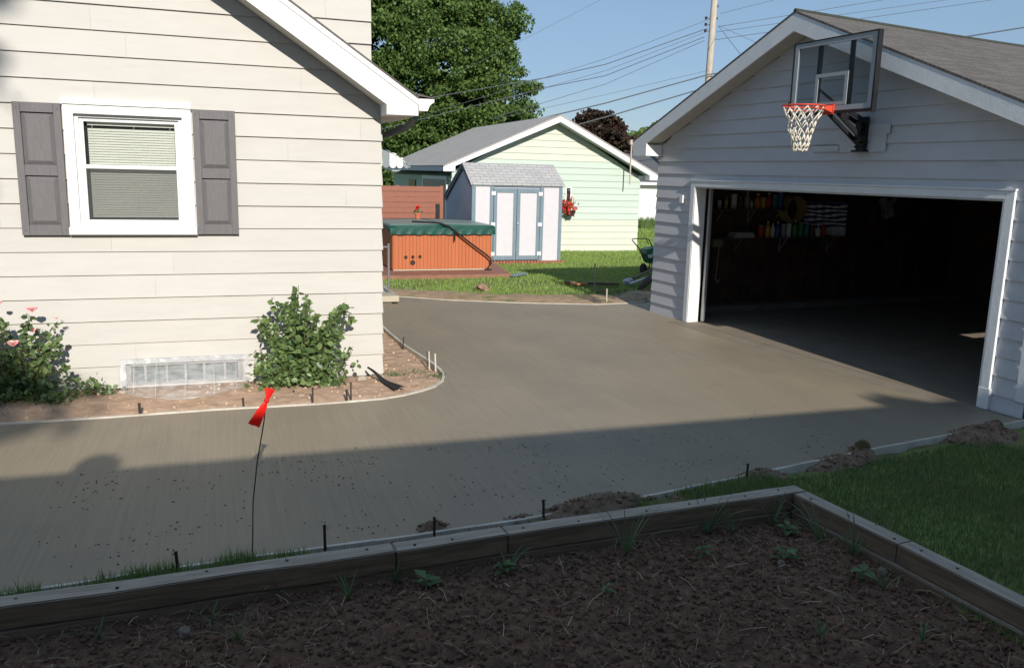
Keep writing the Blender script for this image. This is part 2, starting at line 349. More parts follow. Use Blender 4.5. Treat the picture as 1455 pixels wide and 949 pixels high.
def strip(name, pts, w, z0, z1, label, side=1, z1b=None):
    mb = MB(); L = []
    for i, p in enumerate(pts):
        a = Vector(pts[max(i - 1, 0)]); b = Vector(pts[min(i + 1, len(pts) - 1)]); d = (b - a).normalized(); nrm = Vector((d.y, -d.x)) * side
        L.append((Vector(p), Vector(p) + nrm * w))
    for i in range(len(L) - 1):
        (a, b), (c, d) = L[i], L[i + 1]
        j = .0012 * math.sin(i * 3.1)
        mb.add([(a.x, a.y, z0), (b.x, b.y, z0), (d.x, d.y, z0), (c.x, c.y, z0), (a.x, a.y, z1 + j), (b.x, b.y, z1 + j), (d.x, d.y, z1 + j), (c.x, c.y, z1 + j)],
               [(4, 5, 6, 7), (0, 1, 5, 4), (2, 3, 7, 6), (1, 2, 6, 5), (3, 0, 4, 7)])
    return tag(mb.build(name, M['form']), label, 'form board', 'form boards around the new concrete')
def dens(pts, st=.25):
    out = []
    for a, b in zip(pts[:-1], pts[1:]):
        k = max(1, int(math.dist(a, b) / st)); out += [(a[0] + (b[0] - a[0]) * t / k, a[1] + (b[1] - a[1]) * t / k) for t in range(k)]
    return out + [pts[-1]]
strip('form_board', dens(DRIVE), .026, -.11, .012, 'long pale form board along the near edge of the driveway', 1)
strip('form_board', dens(CURVE), .030, -.11, .014, 'thin curved form board rounding the flower bed by the house corner', 1)
strip('form_board', dens(BACK[1:]), .03, -.08, .010, 'pale form board along the far edge of the driveway by the lawn', 1)

# ------------------------------------------------------------------ lap siding
def siding(mb, fmap, uL, uR, z0, z1, row, holes=(), p0=.018, joints=True, first=None, seed=1, mats=None):
    rd = random.Random(seed); k = 0; zb = z0
    while zb < z1 - .005:
        r = first if (k == 0 and first) else row
        zt = min(zb + r, z1)
        mi = mats(zb) if mats else 0
        pk_ = p0 * rd.uniform(.82, 1.15); P = lambda z: pk_ * (1 - (z - zb) / r) + .002
        br = sorted({zb, zt} | {h[i] for h in holes for i in (2, 3) if zb < h[i] < zt})
        J = [uL(zb) + rd.uniform(.3, 3.6)] if joints else []
        while J and J[-1] < uR(zb): J.append(J[-1] + 3.66)
        for za, zc in zip(br[:-1], br[1:]):
            zm = (za + zc) / 2
            segs = [(None, None)]
            hz = [(h[0], h[1]) for h in holes if h[2] <= zm <= h[3]]; cuts = sorted(hz + [(j - .0006, j + .0006) for j in J if not any(a_ - .02 < j < b_ + .02 for a_, b_ in hz)])
            ivs = []; cur = None
            for c0, c1 in cuts:
                ivs.append((cur, c0)); cur = c1
            ivs.append((cur, None))
            for a, b in ivs:
                la, lc = (uL(za), uL(zc)) if a is None else (a, a); ra, rc = (uR(za), uR(zc)) if b is None else (b, b)
                la = max(la, uL(za)); lc = max(lc, uL(zc)); ra = min(ra, uR(za)); rc = min(rc, uR(zc))
                if ra - la < .004 and rc - lc < .004: continue
                rc = max(rc, lc); ra = max(ra, la)
                A, B, C_, D = fmap(la, za, P(za)), fmap(ra, za, P(za)), fmap(rc, zc, P(zc)), fmap(lc, zc, P(zc))
                A0, B0, C0, D0 = fmap(la, za, 0), fmap(ra, za, 0), fmap(rc, zc, 0), fmap(lc, zc, 0)
                b0 = len(mb.v)
                mb.v += [tuple(q) for q in (A, B, C_, D, A0, B0, C0, D0)]
                fs = [(0, 1, 2, 3), (0, 4, 5, 1), (0, 3, 7, 4), (1, 5, 6, 2)]
                mb.f += [tuple(i + b0 for i in q) for q in fs]; mb.m += [mi] * 4
        zb = zt; k += 1
def panel(mb, fmap, u0, u1, z0, z1, holes, d0, d1, mi=0):
    us = sorted({u0, u1} | {h[i] for h in holes for i in (0, 1)}); zs = sorted({z0, z1} | {h[i] for h in holes for i in (2, 3)})
    for a, b in zip(us[:-1], us[1:]):
        for c, d in zip(zs[:-1], zs[1:]):
            um, zm = (a + b) / 2, (c + d) / 2
            if any(h[0] < um < h[1] and h[2] < zm < h[3] for h in holes): continue
            if not (u0 <= um <= u1 and z0 <= zm <= z1): continue
            mb.prism([(a, c), (b, c), (b, d), (a, d)], fmap, d0, d1, mi)

# ------------------------------------------------------------------ cream house
HC = (1.632, 9.181, 0)
house = thing('cream_house', 'cream sided house with grey shuttered window on the left', 'house', HC)
hf = lambda u, z, p: (u, -p, z)          # front wall map (local)
WL, WR, WB, WT = -1.40 - 1.632, -.265 - 1.632, 1.575, 2.80
BWL, BWR, BWB, BWT = -1.0 - 1.632, .14 - 1.632, .02, .27
holes = [(WL + .05, WR - .05, WB + .04, WT - .03), (BWL, BWR, BWB, BWT)]
SL = .665; apx = -3.6; ztop0 = 2.80     # rake underside line z = zr(x)
def rake_under(x): return 3.0 - .30 + (1.955 - 1.632 - x) * SL   # fascia underside line (local x)
zt_at0 = rake_under(0)
zrow = .2327
uRt = lambda z: 0.0 if z <= zt_at0 else -(z - zt_at0) / SL
mb = MB(); siding(mb, hf, lambda z: -7.0, uRt, 0.0, 5.2, zrow, holes, p0=.021, seed=4)
for k in range(12):      # outside corner: side courses seen edge on
    mb.add([(0, 0, k * zrow), (.018, 0, k * zrow), (.002, 0, (k + 1) * zrow), (0, 0, (k + 1) * zrow), (0, 6.4, k * zrow), (.018, 6.4, k * zrow), (.002, 6.4, (k + 1) * zrow), (0, 6.4, (k + 1) * zrow)],
           [(0, 1, 2, 3), (1, 5, 6, 2), (0, 4, 5, 1)])
mb.build('siding', M['cream'], house)
mb = MB(); panel(mb, hf, -7.0, -.003, -.25, 2.85, holes, -.14, 0)
mb.prism([(-7.0, 2.85), (-.003, 2.85), (-.003, 2.925), (-(5.1 - 2.925) / SL, 5.1), (-7.0, 5.1)], hf, -.14, 0)
mb.box((-.14, .14, -.25), (-.003, 6.4, 2.85)); mb.box((-7, 6.3, -.25), (-.14, 6.4, 5)); mb.box((-7, .14, -.25), (-6.9, 6.3, 5)); 
mb.build('wall', M['cream'], house)
mb = MB(); mb.box((-7.0, -.012, -.25), (-.004, -.003, -.002)); mb.build('foundation', M['oldconc'], house)
# roof plane, rake board, soffit, return
topz = lambda x: rake_under(x) + .30
mb = MB()
x1 = .323; x0 = -6.2
mb.prism([(x1, topz(x1)), (x1, topz(x1) - .02), (x0, topz(x0) - .02), (x0, topz(x0))], hf, -.62, .42)
mb.build('roof', M['roof'], house)
mb = MB()
x1 = .318
ret = .0
mb.prism([(x1, topz(x1) - .022), (x1, 2.815), (ret - .01, 2.815), (ret - .01, rake_under(ret)), (x0, rake_under(x0)), (x0, topz(x0) - .022)], hf, .375, .40)
mb.prism([(x1 + .006, topz(x1) - .026), (x1 + .006, topz(x1) - .085), (x0, topz(x0) - .085), (x0, topz(x0) - .026)], hf, .401, .412)
mb.build('rake_board', M['white'], house)
mb = MB()
mb.prism([(ret, rake_under(ret) + .002), (ret, rake_under(ret) + .02), (x0, rake_under(x0) + .02), (x0, rake_under(x0) + .002)], hf, .02, .374)
for k in range(14):     # little nail/vent notches under the soffit edge
    x = -.12 - k * .235
    mb.box((x - .008, -.372, rake_under(x) - .006), (x + .008, -.352, rake_under(x) + .003))
mb.build('soffit', M['soffit'], house)
mb = MB(); mb.box((ret - .008, -.374, 2.816), (ret + .01, .0, rake_under(ret) + .03)); mb.box((ret + .011, -.374, 2.816), (x1 - .002, 1.0, 2.83)); mb.box((x1 - .02, -.374, 2.831), (x1 - .002, 6.4, 2.96))
mb.build('eave_return', M['white'], house)
mb = MB()
prof = [(.0, 0), (.0, -.12), (.09, -.12), (.115, -.06), (.16, -.03), (.16, 0), (.15, 0), (.15, -.02), (.11, -.05), (.085, -.11), (.008, -.11), (.008, 0)]
mb.prism([(x1 + .004 + a, 2.985 + b) for a, b in prof], lambda u, v, d: (u, d, v), -.41, 6.4)
mb.prism([(x1 + .004 + a, 2.985 + b) for a, b in prof[:6]], lambda u, v, d: (u, d, v), -.418, -.41)
mb.build('gutter', M['white'], house)
mb = MB()
mb.prism([(x1 - .02, 3.035), (x1 + .17, 2.996), (x1 + .17, 2.99), (x1 - .02, 3.012)], lambda u, v, d: (u, d, v), -.43, 1)
mb.build('shingle_edge', M['roof'], house)
mb = MB(); mb.tube([(x1 + .03, -.12, 2.90), (x1 + .03, -.10, 2.80), (x1 - .04, .0, 2.715), (.16, .22, 2.66), (.06, .55, 2.62), (.05, .60, 2.4), (.05, .60, .2)], .036, 8)
mb.build('downspout', M['greymetal'], house, smooth=True)
# upper storey wall behind the rake
us = -.10 - 1.632 + 1.62
P527 = at(527, 26, 9.7).x - HC[0]
mb = MB(); siding(mb, lambda u, z, p: (u, .52 - p, z), lambda z: -6.5, lambda z: P527, 2.9, 6.4, .237, p0=.026, seed=9); mb.box((-6.5, .52, 2.9), (P527 - .002, 5.8, 6.4)); mb.build('upper_wall', M['cream'], house)
mb = MB(); mb.box((-6.8, .25, 6.4), (P527 + .3, 6.1, 6.5)); mb.prism([(-6.8, 6.5), (P527 + .3, 6.5), ((P527 - 6.5) / 2, 8.3)], lambda u, v, d: (u, d, v), .25, 6.1); mb.build('upper_roof', M['roof'], house)
# window
win = MB(); d = .03
cx0, cx1 = WL, WR
win.box((cx0, -.055, WB), (cx0 + .085, .0, WT)); win.box((cx1 - .085, -.055, WB), (cx1, .0, WT)); win.box((cx0 + .085, -.055, WT - .085), (cx1 - .085, .0, WT))
win.box((cx0 - .012, -.09, WB - .005), (cx1 + .012, .0, WB + .065)); win.box((cx0 - .008, -.072, WT), (cx1 + .008, .0, WT + .03)); win.box((cx0 - .004, -.06, WT + .03), (cx1 + .004, .0, WT + .055))
wo = win.build('window', M['white'], house)
fr = MB()
a0, a1, b0, b1 = cx0 + .085, cx1 - .085, WB + .065, WT - .085
fr.box((a0, .0, b0), (a0 + .036, .08, b1)); fr.box((a1 - .036, .0, b0), (a1, .08, b1)); fr.box((a0 + .036, .0, b1 - .03), (a1 - .036, .08, b1)); fr.box((a0 + .036, -.02, b0), (a1 - .036, .08, b0 + .03))
fr.build('frame', M['vinyl'], wo)
mid = 2.215
def sash(y, z0, z1, w=.038):
    s = MB(); l, r = a0 + .036, a1 - .036
    s.box((l, y, z0), (l + w, y + .03, z1), bev=.004); s.box((r - w, y, z0), (r, y + .03, z1), bev=.004); s.box((l + w, y, z0), (r - w, y + .03, z0 + w), bev=.004); s.box((l + w, y, z1 - w), (r - w, y + .03, z1), bev=.004)
    s.build('sash', M['vinyl'], wo)
sash(.030, mid - .02, b1 - .03); sash(.006, b0 + .03, mid + .025)
g = bpy.data.materials.new('clear_pane'); g.use_nodes = True; nt = g.node_tree; nt.nodes.clear()
o_ = nt.nodes.new('ShaderNodeOutputMaterial'); tr = nt.nodes.new('ShaderNodeBsdfTransparent'); gl = nt.nodes.new('ShaderNodeBsdfGlossy'); gl.inputs['Roughness'].default_value = .02
tr.inputs[0].default_value = (.93, .955, .935, 1); mx = nt.nodes.new('ShaderNodeMixShader'); fz = nt.nodes.new('ShaderNodeFresnel'); fz.inputs[0].default_value = 1.5
nt.links.new(fz.outputs[0], mx.inputs[0]); nt.links.new(tr.outputs[0], mx.inputs[1]); nt.links.new(gl.outputs[0], mx.inputs[2]); nt.links.new(mx.outputs[0], o_.inputs[0]); M['pane'] = g
p = MB(); p.box((a0 + .074, .042, mid + .018), (a1 - .074, .046, b1 - .068)); p.build('pane', M['pane'], wo)
p = MB(); p.box((a0 + .074, .018, b0 + .068), (a1 - .074, .022, mid - .013)); p.build('pane', M['pane'], wo)
scm = bpy.data.materials.new('insect_screen'); scm.use_nodes = True; nt = scm.node_tree; b = nt.nodes['Principled BSDF']; b.inputs['Base Color'].default_value = (.12, .12, .12, 1); b.inputs['Alpha'].default_value = .22; b.inputs['Roughness'].default_value = .9
p = MB(); p.box((a0 + .074, .0085, b0 + .068), (a1 - .074, .0095, mid - .013)); p.build('insect_screen', scm, wo)
bl = MB()
zz = b0 + .09; 
while zz < b1 - .13:
    bl.add([(a0 + .10, .086, zz), (a1 - .08, .086, zz), (a1 - .08, .098, zz + .023), (a0 + .10, .098, zz + .023)], [(0, 1, 2, 3)])
    zz += .0245
for xx in (a0 + .14, (a0 + a1) / 2 + .03, a1 - .12): bl.box((xx, .082, b0 + .09), (xx + .003, .084, b1 - .1))
bl.box((a0 + .1, .084, b1 - .10), (a1 - .08, .108, b1 - .06))
bl.build('blinds', M['blind'], wo)
p = MB(); p.box((a0 - .1, .116, b0 - .1), (a1 + .1, .138, b1 + .1)); p.build('room_shade', M['dark'], wo)
# shutters
def shutter(l, r, z0, z1):
    s = MB(); w = .065; t = .028
    s.box((l, -.030, z0), (r, -.002, z1))
    s.box((l, -.034 - t, z0), (l + w, -.03, z1), bev=.003); s.box((r - w, -.034 - t, z0), (r, -.03, z1), bev=.003)
    zm = (z0 + z1) / 2
    for a, b in ((z0, z0 + .10), (zm - .055, zm + .045), (z1 - .09, z1)): s.box((l + w, -.032 - t, a), (r - w, -.03, b), bev=.003)
    sh = s.build('shutter', M['shutter'], house)
    for a, b in ((z0 + .10, zm - .055), (zm + .045, z1 - .09)):
        q = MB(); i = .035; x_0, x_1 = l + w + .004, r - w - .004; a += .004; b -= .004; y0, y1 = -.0325, -.052
        q.add([(x_0, y0, a), (x_1, y0, a), (x_1, y0, b), (x_0, y0, b), (x_0 + i, y1, a + i), (x_1 - i, y1, a + i), (x_1 - i, y1, b - i), (x_0 + i, y1, b - i)],
              [(0, 1, 5, 4), (1, 2, 6, 5), (2, 3, 7, 6), (3, 0, 4, 7), (4, 5, 6, 7)])
        q.build('raised_panel', M['shutter'], sh)
    for zc in (z0 + .05, z1 - .05):
        for xx in (l + .03, r - .03): q = MB(); q.lathe((xx, -.063, zc), [(.007, 0), (.006, .004), (0.001, .006)], 8, M=Matrix.Rotation(R(90), 3, 'X')); q.build('screw', M['shutter'], sh)
shutter(-1.82 - 1.632, -1.415 - 1.632, 1.56, 2.80); shutter(-.250 - 1.632, .150 - 1.632, 1.57, 2.80)
# basement window
s = MB(); s.box((BWL, -.02, BWB), (BWL + .05, .03, BWT)); s.box((BWR - .05, -.02, BWB), (BWR, .03, BWT)); s.box((BWL + .05, -.02, BWT - .05), (BWR - .05, .03, BWT)); s.box((BWL + .05, -.02, BWB), (BWR - .05, .03, BWB + .03))
for t in (.16, .34, .5, .66, .84): s.box((BWL + (BWR - BWL) * t - .012, -.01, BWB + .03), (BWL + (BWR - BWL) * t + .012, .03, BWT - .05))
bw = s.build('basement_window', M['galv'], house)
s = MB(); s.box((BWL + .05, .012, BWB + .03), (BWR - .05, .02, BWT - .05)); s.build('pane', mat('dusty_pane', (.26, .28, .29), (.16, .18, .19), .3, 8), bw)

# window well cover (clear plastic bubble)
wc = thing('window_well_cover', 'cracked clear plastic bubble cover over the basement window well', 'window cover', (-.42, 9.181, 0))
clr = bpy.data.materials.new('clear_scratched_plastic'); clr.use_nodes = True; nt = clr.node_tree; b = nt.nodes['Principled BSDF']
b.inputs['Base Color'].default_value = (.80, .82, .82, 1); b.inputs['Roughness'].default_value = .25; nz = nt.nodes.new('ShaderNodeTexNoise'); nz.inputs['Scale'].default_value = 9; nz.inputs['Detail'].default_value = 9
mr = nt.nodes.new('ShaderNodeMapRange'); mr.inputs[1].default_value = .35; mr.inputs[2].default_value = .7; mr.inputs[3].default_value = .05; mr.inputs[4].default_value = .26
nt.links.new(nz.outputs['Fac'], mr.inputs[0]); nt.links.new(mr.outputs[0], b.inputs['Alpha'])
s = MB(); nU, nV = 24, 6; V = []
for i in range(nU + 1):
    t = math.pi * i / nU; cx, sy = -math.cos(t), math.sin(t)
    for j in range(nV + 1):
        q = j / nV     # 0 = top at the wall, 1 = rim on the ground
        rad = .12 + .88 * q ** .8; V.append((cx * (.60 - .02 * (1 - q)), -.02 - sy * .60 * rad * (1 if q > 0 else .3), .27 * (1 - q ** 1.7) * (.25 + .75 * min(1, sy * 2.2)) + .012))
s.add(V, [(i * (nV + 1) + j, (i + 1) * (nV + 1) + j, (i + 1) * (nV + 1) + j + 1, i * (nV + 1) + j + 1) for i in range(nU) for j in range(nV)])
s.build('shell', clr, wc, smooth=True)
s = MB(); s.box((-.63, -.045, .25), (.62, -.022, .30)); s.box((-.63, -.04, .0), (-.575, -.022, .25)); s.box((.575, -.04, .0), (.62, -.022, .25))
s.build('flange', mat('pale_plastic_flange', (.50, .51, .52), (.36, .37, .38), .5, 14, stain=(.8, .8, .8), stscale=9, stthr=.55), wc)
s = MB(); pts = [(-math.cos(math.pi * i / 24) * .605, -.02 - math.sin(math.pi * i / 24) * .61, .012) for i in range(25)]; s.tube(pts, .014, 6); s.build('rim', mat('dirty_rim', (.42, .40, .37), (.30, .27, .24), .6, 12), wc, smooth=True)
for k, t in enumerate((.2, .35, .5, .65, .8)):
    a = math.pi * t; s = MB(); s.tube([(-math.cos(a) * (.6) * 1.0, -.03 - math.sin(a) * .60 * (.12 + .88 * q ** .8), .27 * (1 - q ** 1.7) + .018) for q in (.05, .25, .5, .75, 1)], .006, 5)
    s.build('rib', clr, wc, smooth=True)

# step, rail and awning by the side door
st = thing('side_step', 'pale concrete step with slab top behind the house corner', 'step', (1.66, 14.1, 0))
s = MB(); s.box((0, 0, .04), (1.15, 1.2, .145), bev=.01); s.build('slab', M['paleconc'], st); s = MB(); s.box((0, .06, -.08), (1.03, 1.1, .04)); s.build('base', M['oldconc'], st)
rl = thing('hand_rail', 'thin dark iron railing post standing on the side step', 'railing', (2.70, 14.5, .145))
s = MB(); s.tube([(0, 0, 0), (0, 0, .86)], .022, 8); s.lathe((0, 0, 0), [(.05, 0), (.05, .012), (.02, .016)], 8); s.build('post', M['greymetal'], rl)
s = MB(); s.tube([(0, 0, .80), (-.5, 0, .80), (-1.0, 0, .80)], .014, 6); s.build('rail', M['greymetal'], rl); s = MB(); s.tube([(0, 0, .12), (-1, 0, .12)], .01, 6); s.build('rail', M['greymetal'], rl); s = MB(); s.tube([(0, 0, .05), (-.13, 0, .22)], .008, 6); s.build('brace', M['greymetal'], rl)
aw = thing('door_awning', 'white and grey scalloped metal awning over the side door', 'awning', (1.66, 13.9, 2.3))
s = MB(); g2 = MB()
AWG = mat('awning_grey', (.22, .25, .27), None, .5); na = 7; wS = 1.2 / na
for k in range(na * 2):
    y0 = k * .6 / na; 
P0 = []
for k in range(11):
    xx = .1 + k * .12; 
    top = .36 - .00 * k; zt = .33 - .30 * max(0, (xx - .75) / .62) ** 2
    tgt = g2 if k % 3 == 1 else s
    if tgt is g2: g2 = MB(); tgt = g2
    tgt.prism([(xx + .003, zt), (xx + .117, zt - .02), (xx + .117, .03), (xx + .095, .0), (xx + .06, -.012), (xx + .025, .0), (xx + .003, .03)], lambda u, v, d: (u, d, v), .6, .606)
    if tgt is g2: g2.build('grey_slat', AWG, aw)
s.build('white_slats', M['vinyl'], aw); pass
s = MB()
pr = [(0, .34), (.75, .34), (1.0, .29), (1.25, .17), (1.42, .02)]
for (a, za), (b_, zb_) in zip(pr[:-1], pr[1:]): s.add([(a, .6, za), (b_, .6, zb_), (b_, 1.5, zb_), (a, 1.5, za), (a, .6, za - .012), (b_, .6, zb_ - .012), (b_, 1.5, zb_ - .012), (a, 1.5, za - .012)], [(0, 1, 2, 3), (7, 6, 5, 4), (0, 4, 5, 1), (1, 5, 6, 2)])
s.build('canopy', M['vinyl'], aw)

# ------------------------------------------------------------------ garage
GY = R(4.598); GC = (6.848, 12.609, 0)
gar = thing('garage', 'open grey sided garage with basketball hoop on its gable', 'garage', GC, GY)
gf = lambda u, z, p: (-p, u, z)
W_ = 6.72; D_ = 7.0; AP = -3.36
OL, OR, OT = -6.26, -1.10, 2.12
u_top = 2.60; gs = .403
def gz(u): return 4.28 - .215 - abs(u - (-3.35)) * gs       # underside of rake at wall
uLf = lambda z: -W_ if z <= gz(-W_) else -3.35 - (4.103 - z) / gs
uRf = lambda z: 0.0 if z <= gz(0) else -3.35 + (4.103 - z) / gs
hol = [(OL - .1, OR + .11, -.1, OT + .08)]
mb = MB(); siding(mb, gf, uLf, uRf, 0.0, 4.098, .1943, hol, p0=.02, first=.171, seed=3)
for k in range(13):   # left side courses seen on edge
    zb = 0 if k == 0 else .171 + .1943 * (k - 1); zt = .171 + .1943 * k
    mb.add([(0, 0, zb), (0, .02, zb), (0, .002, zt), (0, 0, zt), (D_, 0, zb), (D_, .02, zb), (D_, .002, zt), (D_, 0, zt)], [(0, 1, 2, 3), (1, 5, 6, 2), (0, 4, 5, 1)])
mb.build('siding', M['gsiding'], gar)
mb = MB(); panel(mb, gf, -W_ + .003, -.003, 0.003, 2.70, hol, -.10, 0)
mb.prism([(-W_ + .003, 2.70), (-.003, 2.70), (-3.35, 4.04)], gf, -.10, 0)
mb.box((.10, -.10, .003), (D_, -.003, 2.70)); mb.box((D_ - .1, -W_ + .1, .003), (D_, -.1, 2.7))
mb.prism([(-W_ + .003, 2.70), (-.003, 2.70), (-3.35, 4.04)], gf, -D_, -D_ + .1)
# south side wall; unseen window narrowed to a slot that shapes the sun patch
gy_s = lambda u, z, p: (u, -W_ + .003 + (-p), z)
slot = [(3.15, 4.15, 1.50, 1.68)]
panel(mb, lambda u, z, p: (u, -W_ + .003 - p, z), .1, D_, .003, 2.7, slot, -.1, 0)
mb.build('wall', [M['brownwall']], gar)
mb = MB()
for (x0_, x1_, za, zb) in slot: mb.box((x0_ - .05, -W_ - .02, za - .05), (x1_ + .05, -W_ + .0, za - .002)); mb.box((x0_ - .05, -W_ - .02, zb + .002), (x1_ + .05, -W_ + .0, zb + .05))
mb.build('sun_slot_trim', M['gtrim'], gar)
mb = MB(); mb.box((-.0, -W_ + .01, -.1), (D_, -.01, .0015)); mb.box((-.32, -W_ + .35, -.09), (-.012, -.97, .0015)); mb.build('floor_slab', M['garfloor'], gar)
mb = MB(); mb.box((.1, -.40, .002), (D_ - .1, -.101, .10)); mb.build('inner_curb', M['oldconc'], gar)
for k in range(15):
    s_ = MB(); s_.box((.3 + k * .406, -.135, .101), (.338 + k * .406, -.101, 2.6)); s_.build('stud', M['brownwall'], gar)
# trim around door
mb = MB()
mb.box((-.045, OR, 0.004), (0, OR + .105, OT + .085), bev=.004); mb.box((-.045, OL - .10, .22), (0, OL, OT + .085), bev=.004); mb.box((-.052, OL - .115, 0.004), (0.002, OL + .012, .22), bev=.004)
mb.box((-.045, OL, OT), (0, OR, OT + .085), bev=.004); mb.box((-.055, OL - .11, OT + .086), (0, OR + .115, OT + .105))
mb.build('door_casing', M['gtrim'], gar)
mb = MB(); mb.box((-.04, OR - .0, 0.004), (.16, OR - .02, OT - .002)); mb.build('door_jamb', M['white'], gar); mb = MB(); mb.box((-.04, OL, .004), (.16, OL + .02, OT - .002)); mb.build('door_jamb', M['white'], gar)
mb = MB(); mb.box((-.04, OL + .02, OT - .02), (.16, OR - .02, OT - .001)); mb.build('door_header', M['soffit'], gar)
mb = MB(); mb.box((-.008, -W_ - .0, .17), (.09, -W_ - .025, 2.6)); mb.box((-.045, -W_ - .02, .17), (-.022, -W_ + .07, 2.6)); mb.build('corner_board', M['gtrim'], gar)
mb = MB(); mb.box((.19, OR - .10, .02), (.22, OR - .05, 2.25)); mb.box((.22, OR - .10, .02), (.235, OR - .085, 2.25)); mb.build('door_track', M['galv'], gar)
# roof with a slight sag to the rear
mb = MB(); E0, E1 = .32, -7.02
def rz(u): return 4.285 - abs(u + 3.35) * gs
XF = -.33; XR = D_ + .3; sag = .12
def roof_slab(mb, ua, ub, z_off0, z_off1):
    n = 8
    for i in range(n):
        xa = XF + (XR - XF) * i / n; xb = XF + (XR - XF) * (i + 1) / n; sa = sag * math.sin(min(1, i / n) * 1.9); sb = sag * math.sin(min(1, (i + 1) / n) * 1.9)
        vs = []
        for x, s_ in ((xa, sa), (xb, sb)):
            for u in (ua, ub):
                k = s_ * (1 - abs(u + 3.35) / 3.7)
                vs += [(x, u, rz(u) + z_off1 - k), (x, u, rz(u) + z_off0 - k)]
        mb.add(vs, [(0, 2, 6, 4), (1, 5, 7, 3), (0, 4, 5, 1), (2, 3, 7, 6)] + ([(0, 1, 3, 2)] if i == 0 else []) + ([(4, 6, 7, 5)] if i == n - 1 else []))
roof_slab(mb, -3.35, E0, 0.002, .028); roof_slab(mb, -3.35, E1, 0.002, .028)
rf = mb.build('roof', M['roof'], gar)
mb = MB(); mb.tube([(XF, -3.35, rz(-3.35) + .026)] + [(XF + (XR - XF) * i / 8, -3.35, rz(-3.35) + .026 - sag * math.sin(i / 8 * 1.9)) for i in range(1, 9)], .03, 6); mb.build('ridge_cap', mat('dark_ridge', (.05, .055, .045), (.035, .04, .03), .9, 20), rf)
for sgn, e in ((1, E0), (-1, E1)):     # roof edge boards
    pass
mb = MB(); T = .19
end = lambda u: rz(u)
mb.prism([(-3.35, rz(-3.35)), (-3.35, rz(-3.35) - T - .025), (-.10, rz(-.10) - T), (-.10, 2.585), (E0 - .02, 2.585), (E0, rz(E0) - .07), (E0, rz(E0))], gf, .30, .325)
mb.prism([(-3.352, rz(-3.35)), (-3.352, rz(-3.35) - T - .025), (-6.62, rz(-6.62) - T), (-6.62, 2.585), (E1 + .02, 2.585), (E1, rz(E1) - .07), (E1, rz(E1))], gf, .30, .325)
mb.build('rake_board', M['gtrim'], gar)
mb = MB()
for ua, ub in ((-3.35, -.05), (-3.35, -6.66)):
    mb.prism([(ua, rz(ua) - T + .0), (ub, rz(ub) - T + .01), (ub, rz(ub) - T + .025), (ua, rz(ua) - T + .02)], gf, .022, .298)
mb.build('soffit', M['soffit'], gar)
mb = MB(); mb.box((-.299, -.10, 2.586), (-.022, E0 - .03, 2.60)); mb.box((-.299, -.10, 2.6), (-.022, -.085, 2.76)); mb.build('eave_return', M['white'], gar)
mb = MB(); mb.box((-.299, E1 + .03, 2.586), (-.022, -6.62, 2.60)); mb.box((-.299, -6.635, 2.6), (-.022, -6.62, 2.76)); mb.build('eave_return', M['white'], gar)
mb = MB(); mb.box((-.299, .22, 2.601), (XR - .1, .24, 2.70)); mb.build('eave_board', M['white'], gar); mb = MB(); mb.box((-.299, -6.96, 2.601), (XR - .1, -6.94, 2.70)); mb.build('eave_board', M['white'], gar)
# patch boards behind the hoop bracket
mb = MB(); mb.box((-.036, -4.74, 2.80), (-.022, -3.97, 2.92)); mb.box((-.036, -4.70, 2.60), (-.022, -3.98, 2.80)); mb.box((-.036, -3.55, 2.61), (-.024, -4.0, 2.68)); mb.build('patch_board', M['gsiding'], gar)
mb = MB(); mb.box((-.05, -.80, 1.86), (-.02, -.72, 1.98)); mb.build('doorbell_box', M['gtrim'], gar)

# ---- hoop
hp = thing('basketball_hoop', 'wall mounted basketball hoop with clear backboard and white net', 'basketball hoop', (GC[0], GC[1], 0), GY)
BX = -.60; B0, B1 = -4.99, -3.745; Z0, Z1 = 3.04, 3.835
mb = MB()
for (a, b_, c, d) in ((B0, B1, Z0, Z0 + .055), (B0, B1, Z1 - .055, Z1), (B0, B0 + .06, Z0 + .055, Z1 - .055), (B1 - .06, B1, Z0 + .055, Z1 - .055)): mb.box((BX - .012, a, c), (BX + .012, b_, d))
mb.build('board_border', M['bbgrey'], hp)
mb = MB(); s0, s1, q0, q1 = -4.62, -4.12, 3.10, 3.46
for (a, b_, c, d) in ((s0, s1, q0, q0 + .04), (s0, s1, q1 - .04, q1), (s0, s0 + .045, q0 + .04, q1 - .04), (s1 - .045, s1, q0 + .04, q1 - .04)): mb.box((BX - .013, a, c), (BX - .006, b_, d))
mb.build('target_square', M['bbgrey'], hp)
acr = bpy.data.materials.new('clear_acrylic'); acr.use_nodes = True; nt = acr.node_tree; nt.nodes.clear()
o_ = nt.nodes.new('ShaderNodeOutputMaterial'); tr = nt.nodes.new('ShaderNodeBsdfTransparent'); tr.inputs[0].default_value = (.78, .82, .84, 1); gl = nt.nodes.new('ShaderNodeBsdfGlossy'); gl.inputs['Roughness'].default_value = .06
mx = nt.nodes.new('ShaderNodeMixShader'); mx.inputs[0].default_value = .05; nt.links.new(tr.outputs[0], mx.inputs[1]); nt.links.new(gl.outputs[0], mx.inputs[2]); nt.links.new(mx.outputs[0], o_.inputs[0])
mb = MB(); mb.box((BX - .004, B0 + .06, Z0 + .055), (BX + .002, B1 - .06, Z1 - .055)); mb.build('clear_panel', acr, hp)
mb = MB(); t = .035
for (a, b_, c, d) in ((B0 - .02, B1 + .02, Z0 - .03, Z0 + .0), (B0 - .02, B1 + .02, Z1, Z1 + .012), (B0 - .02, B0 - .001, Z0, Z1), (B1 + .001, B1 + .02, Z0, Z1)): mb.box((BX - .02, a, c), (BX + .045, b_, d))
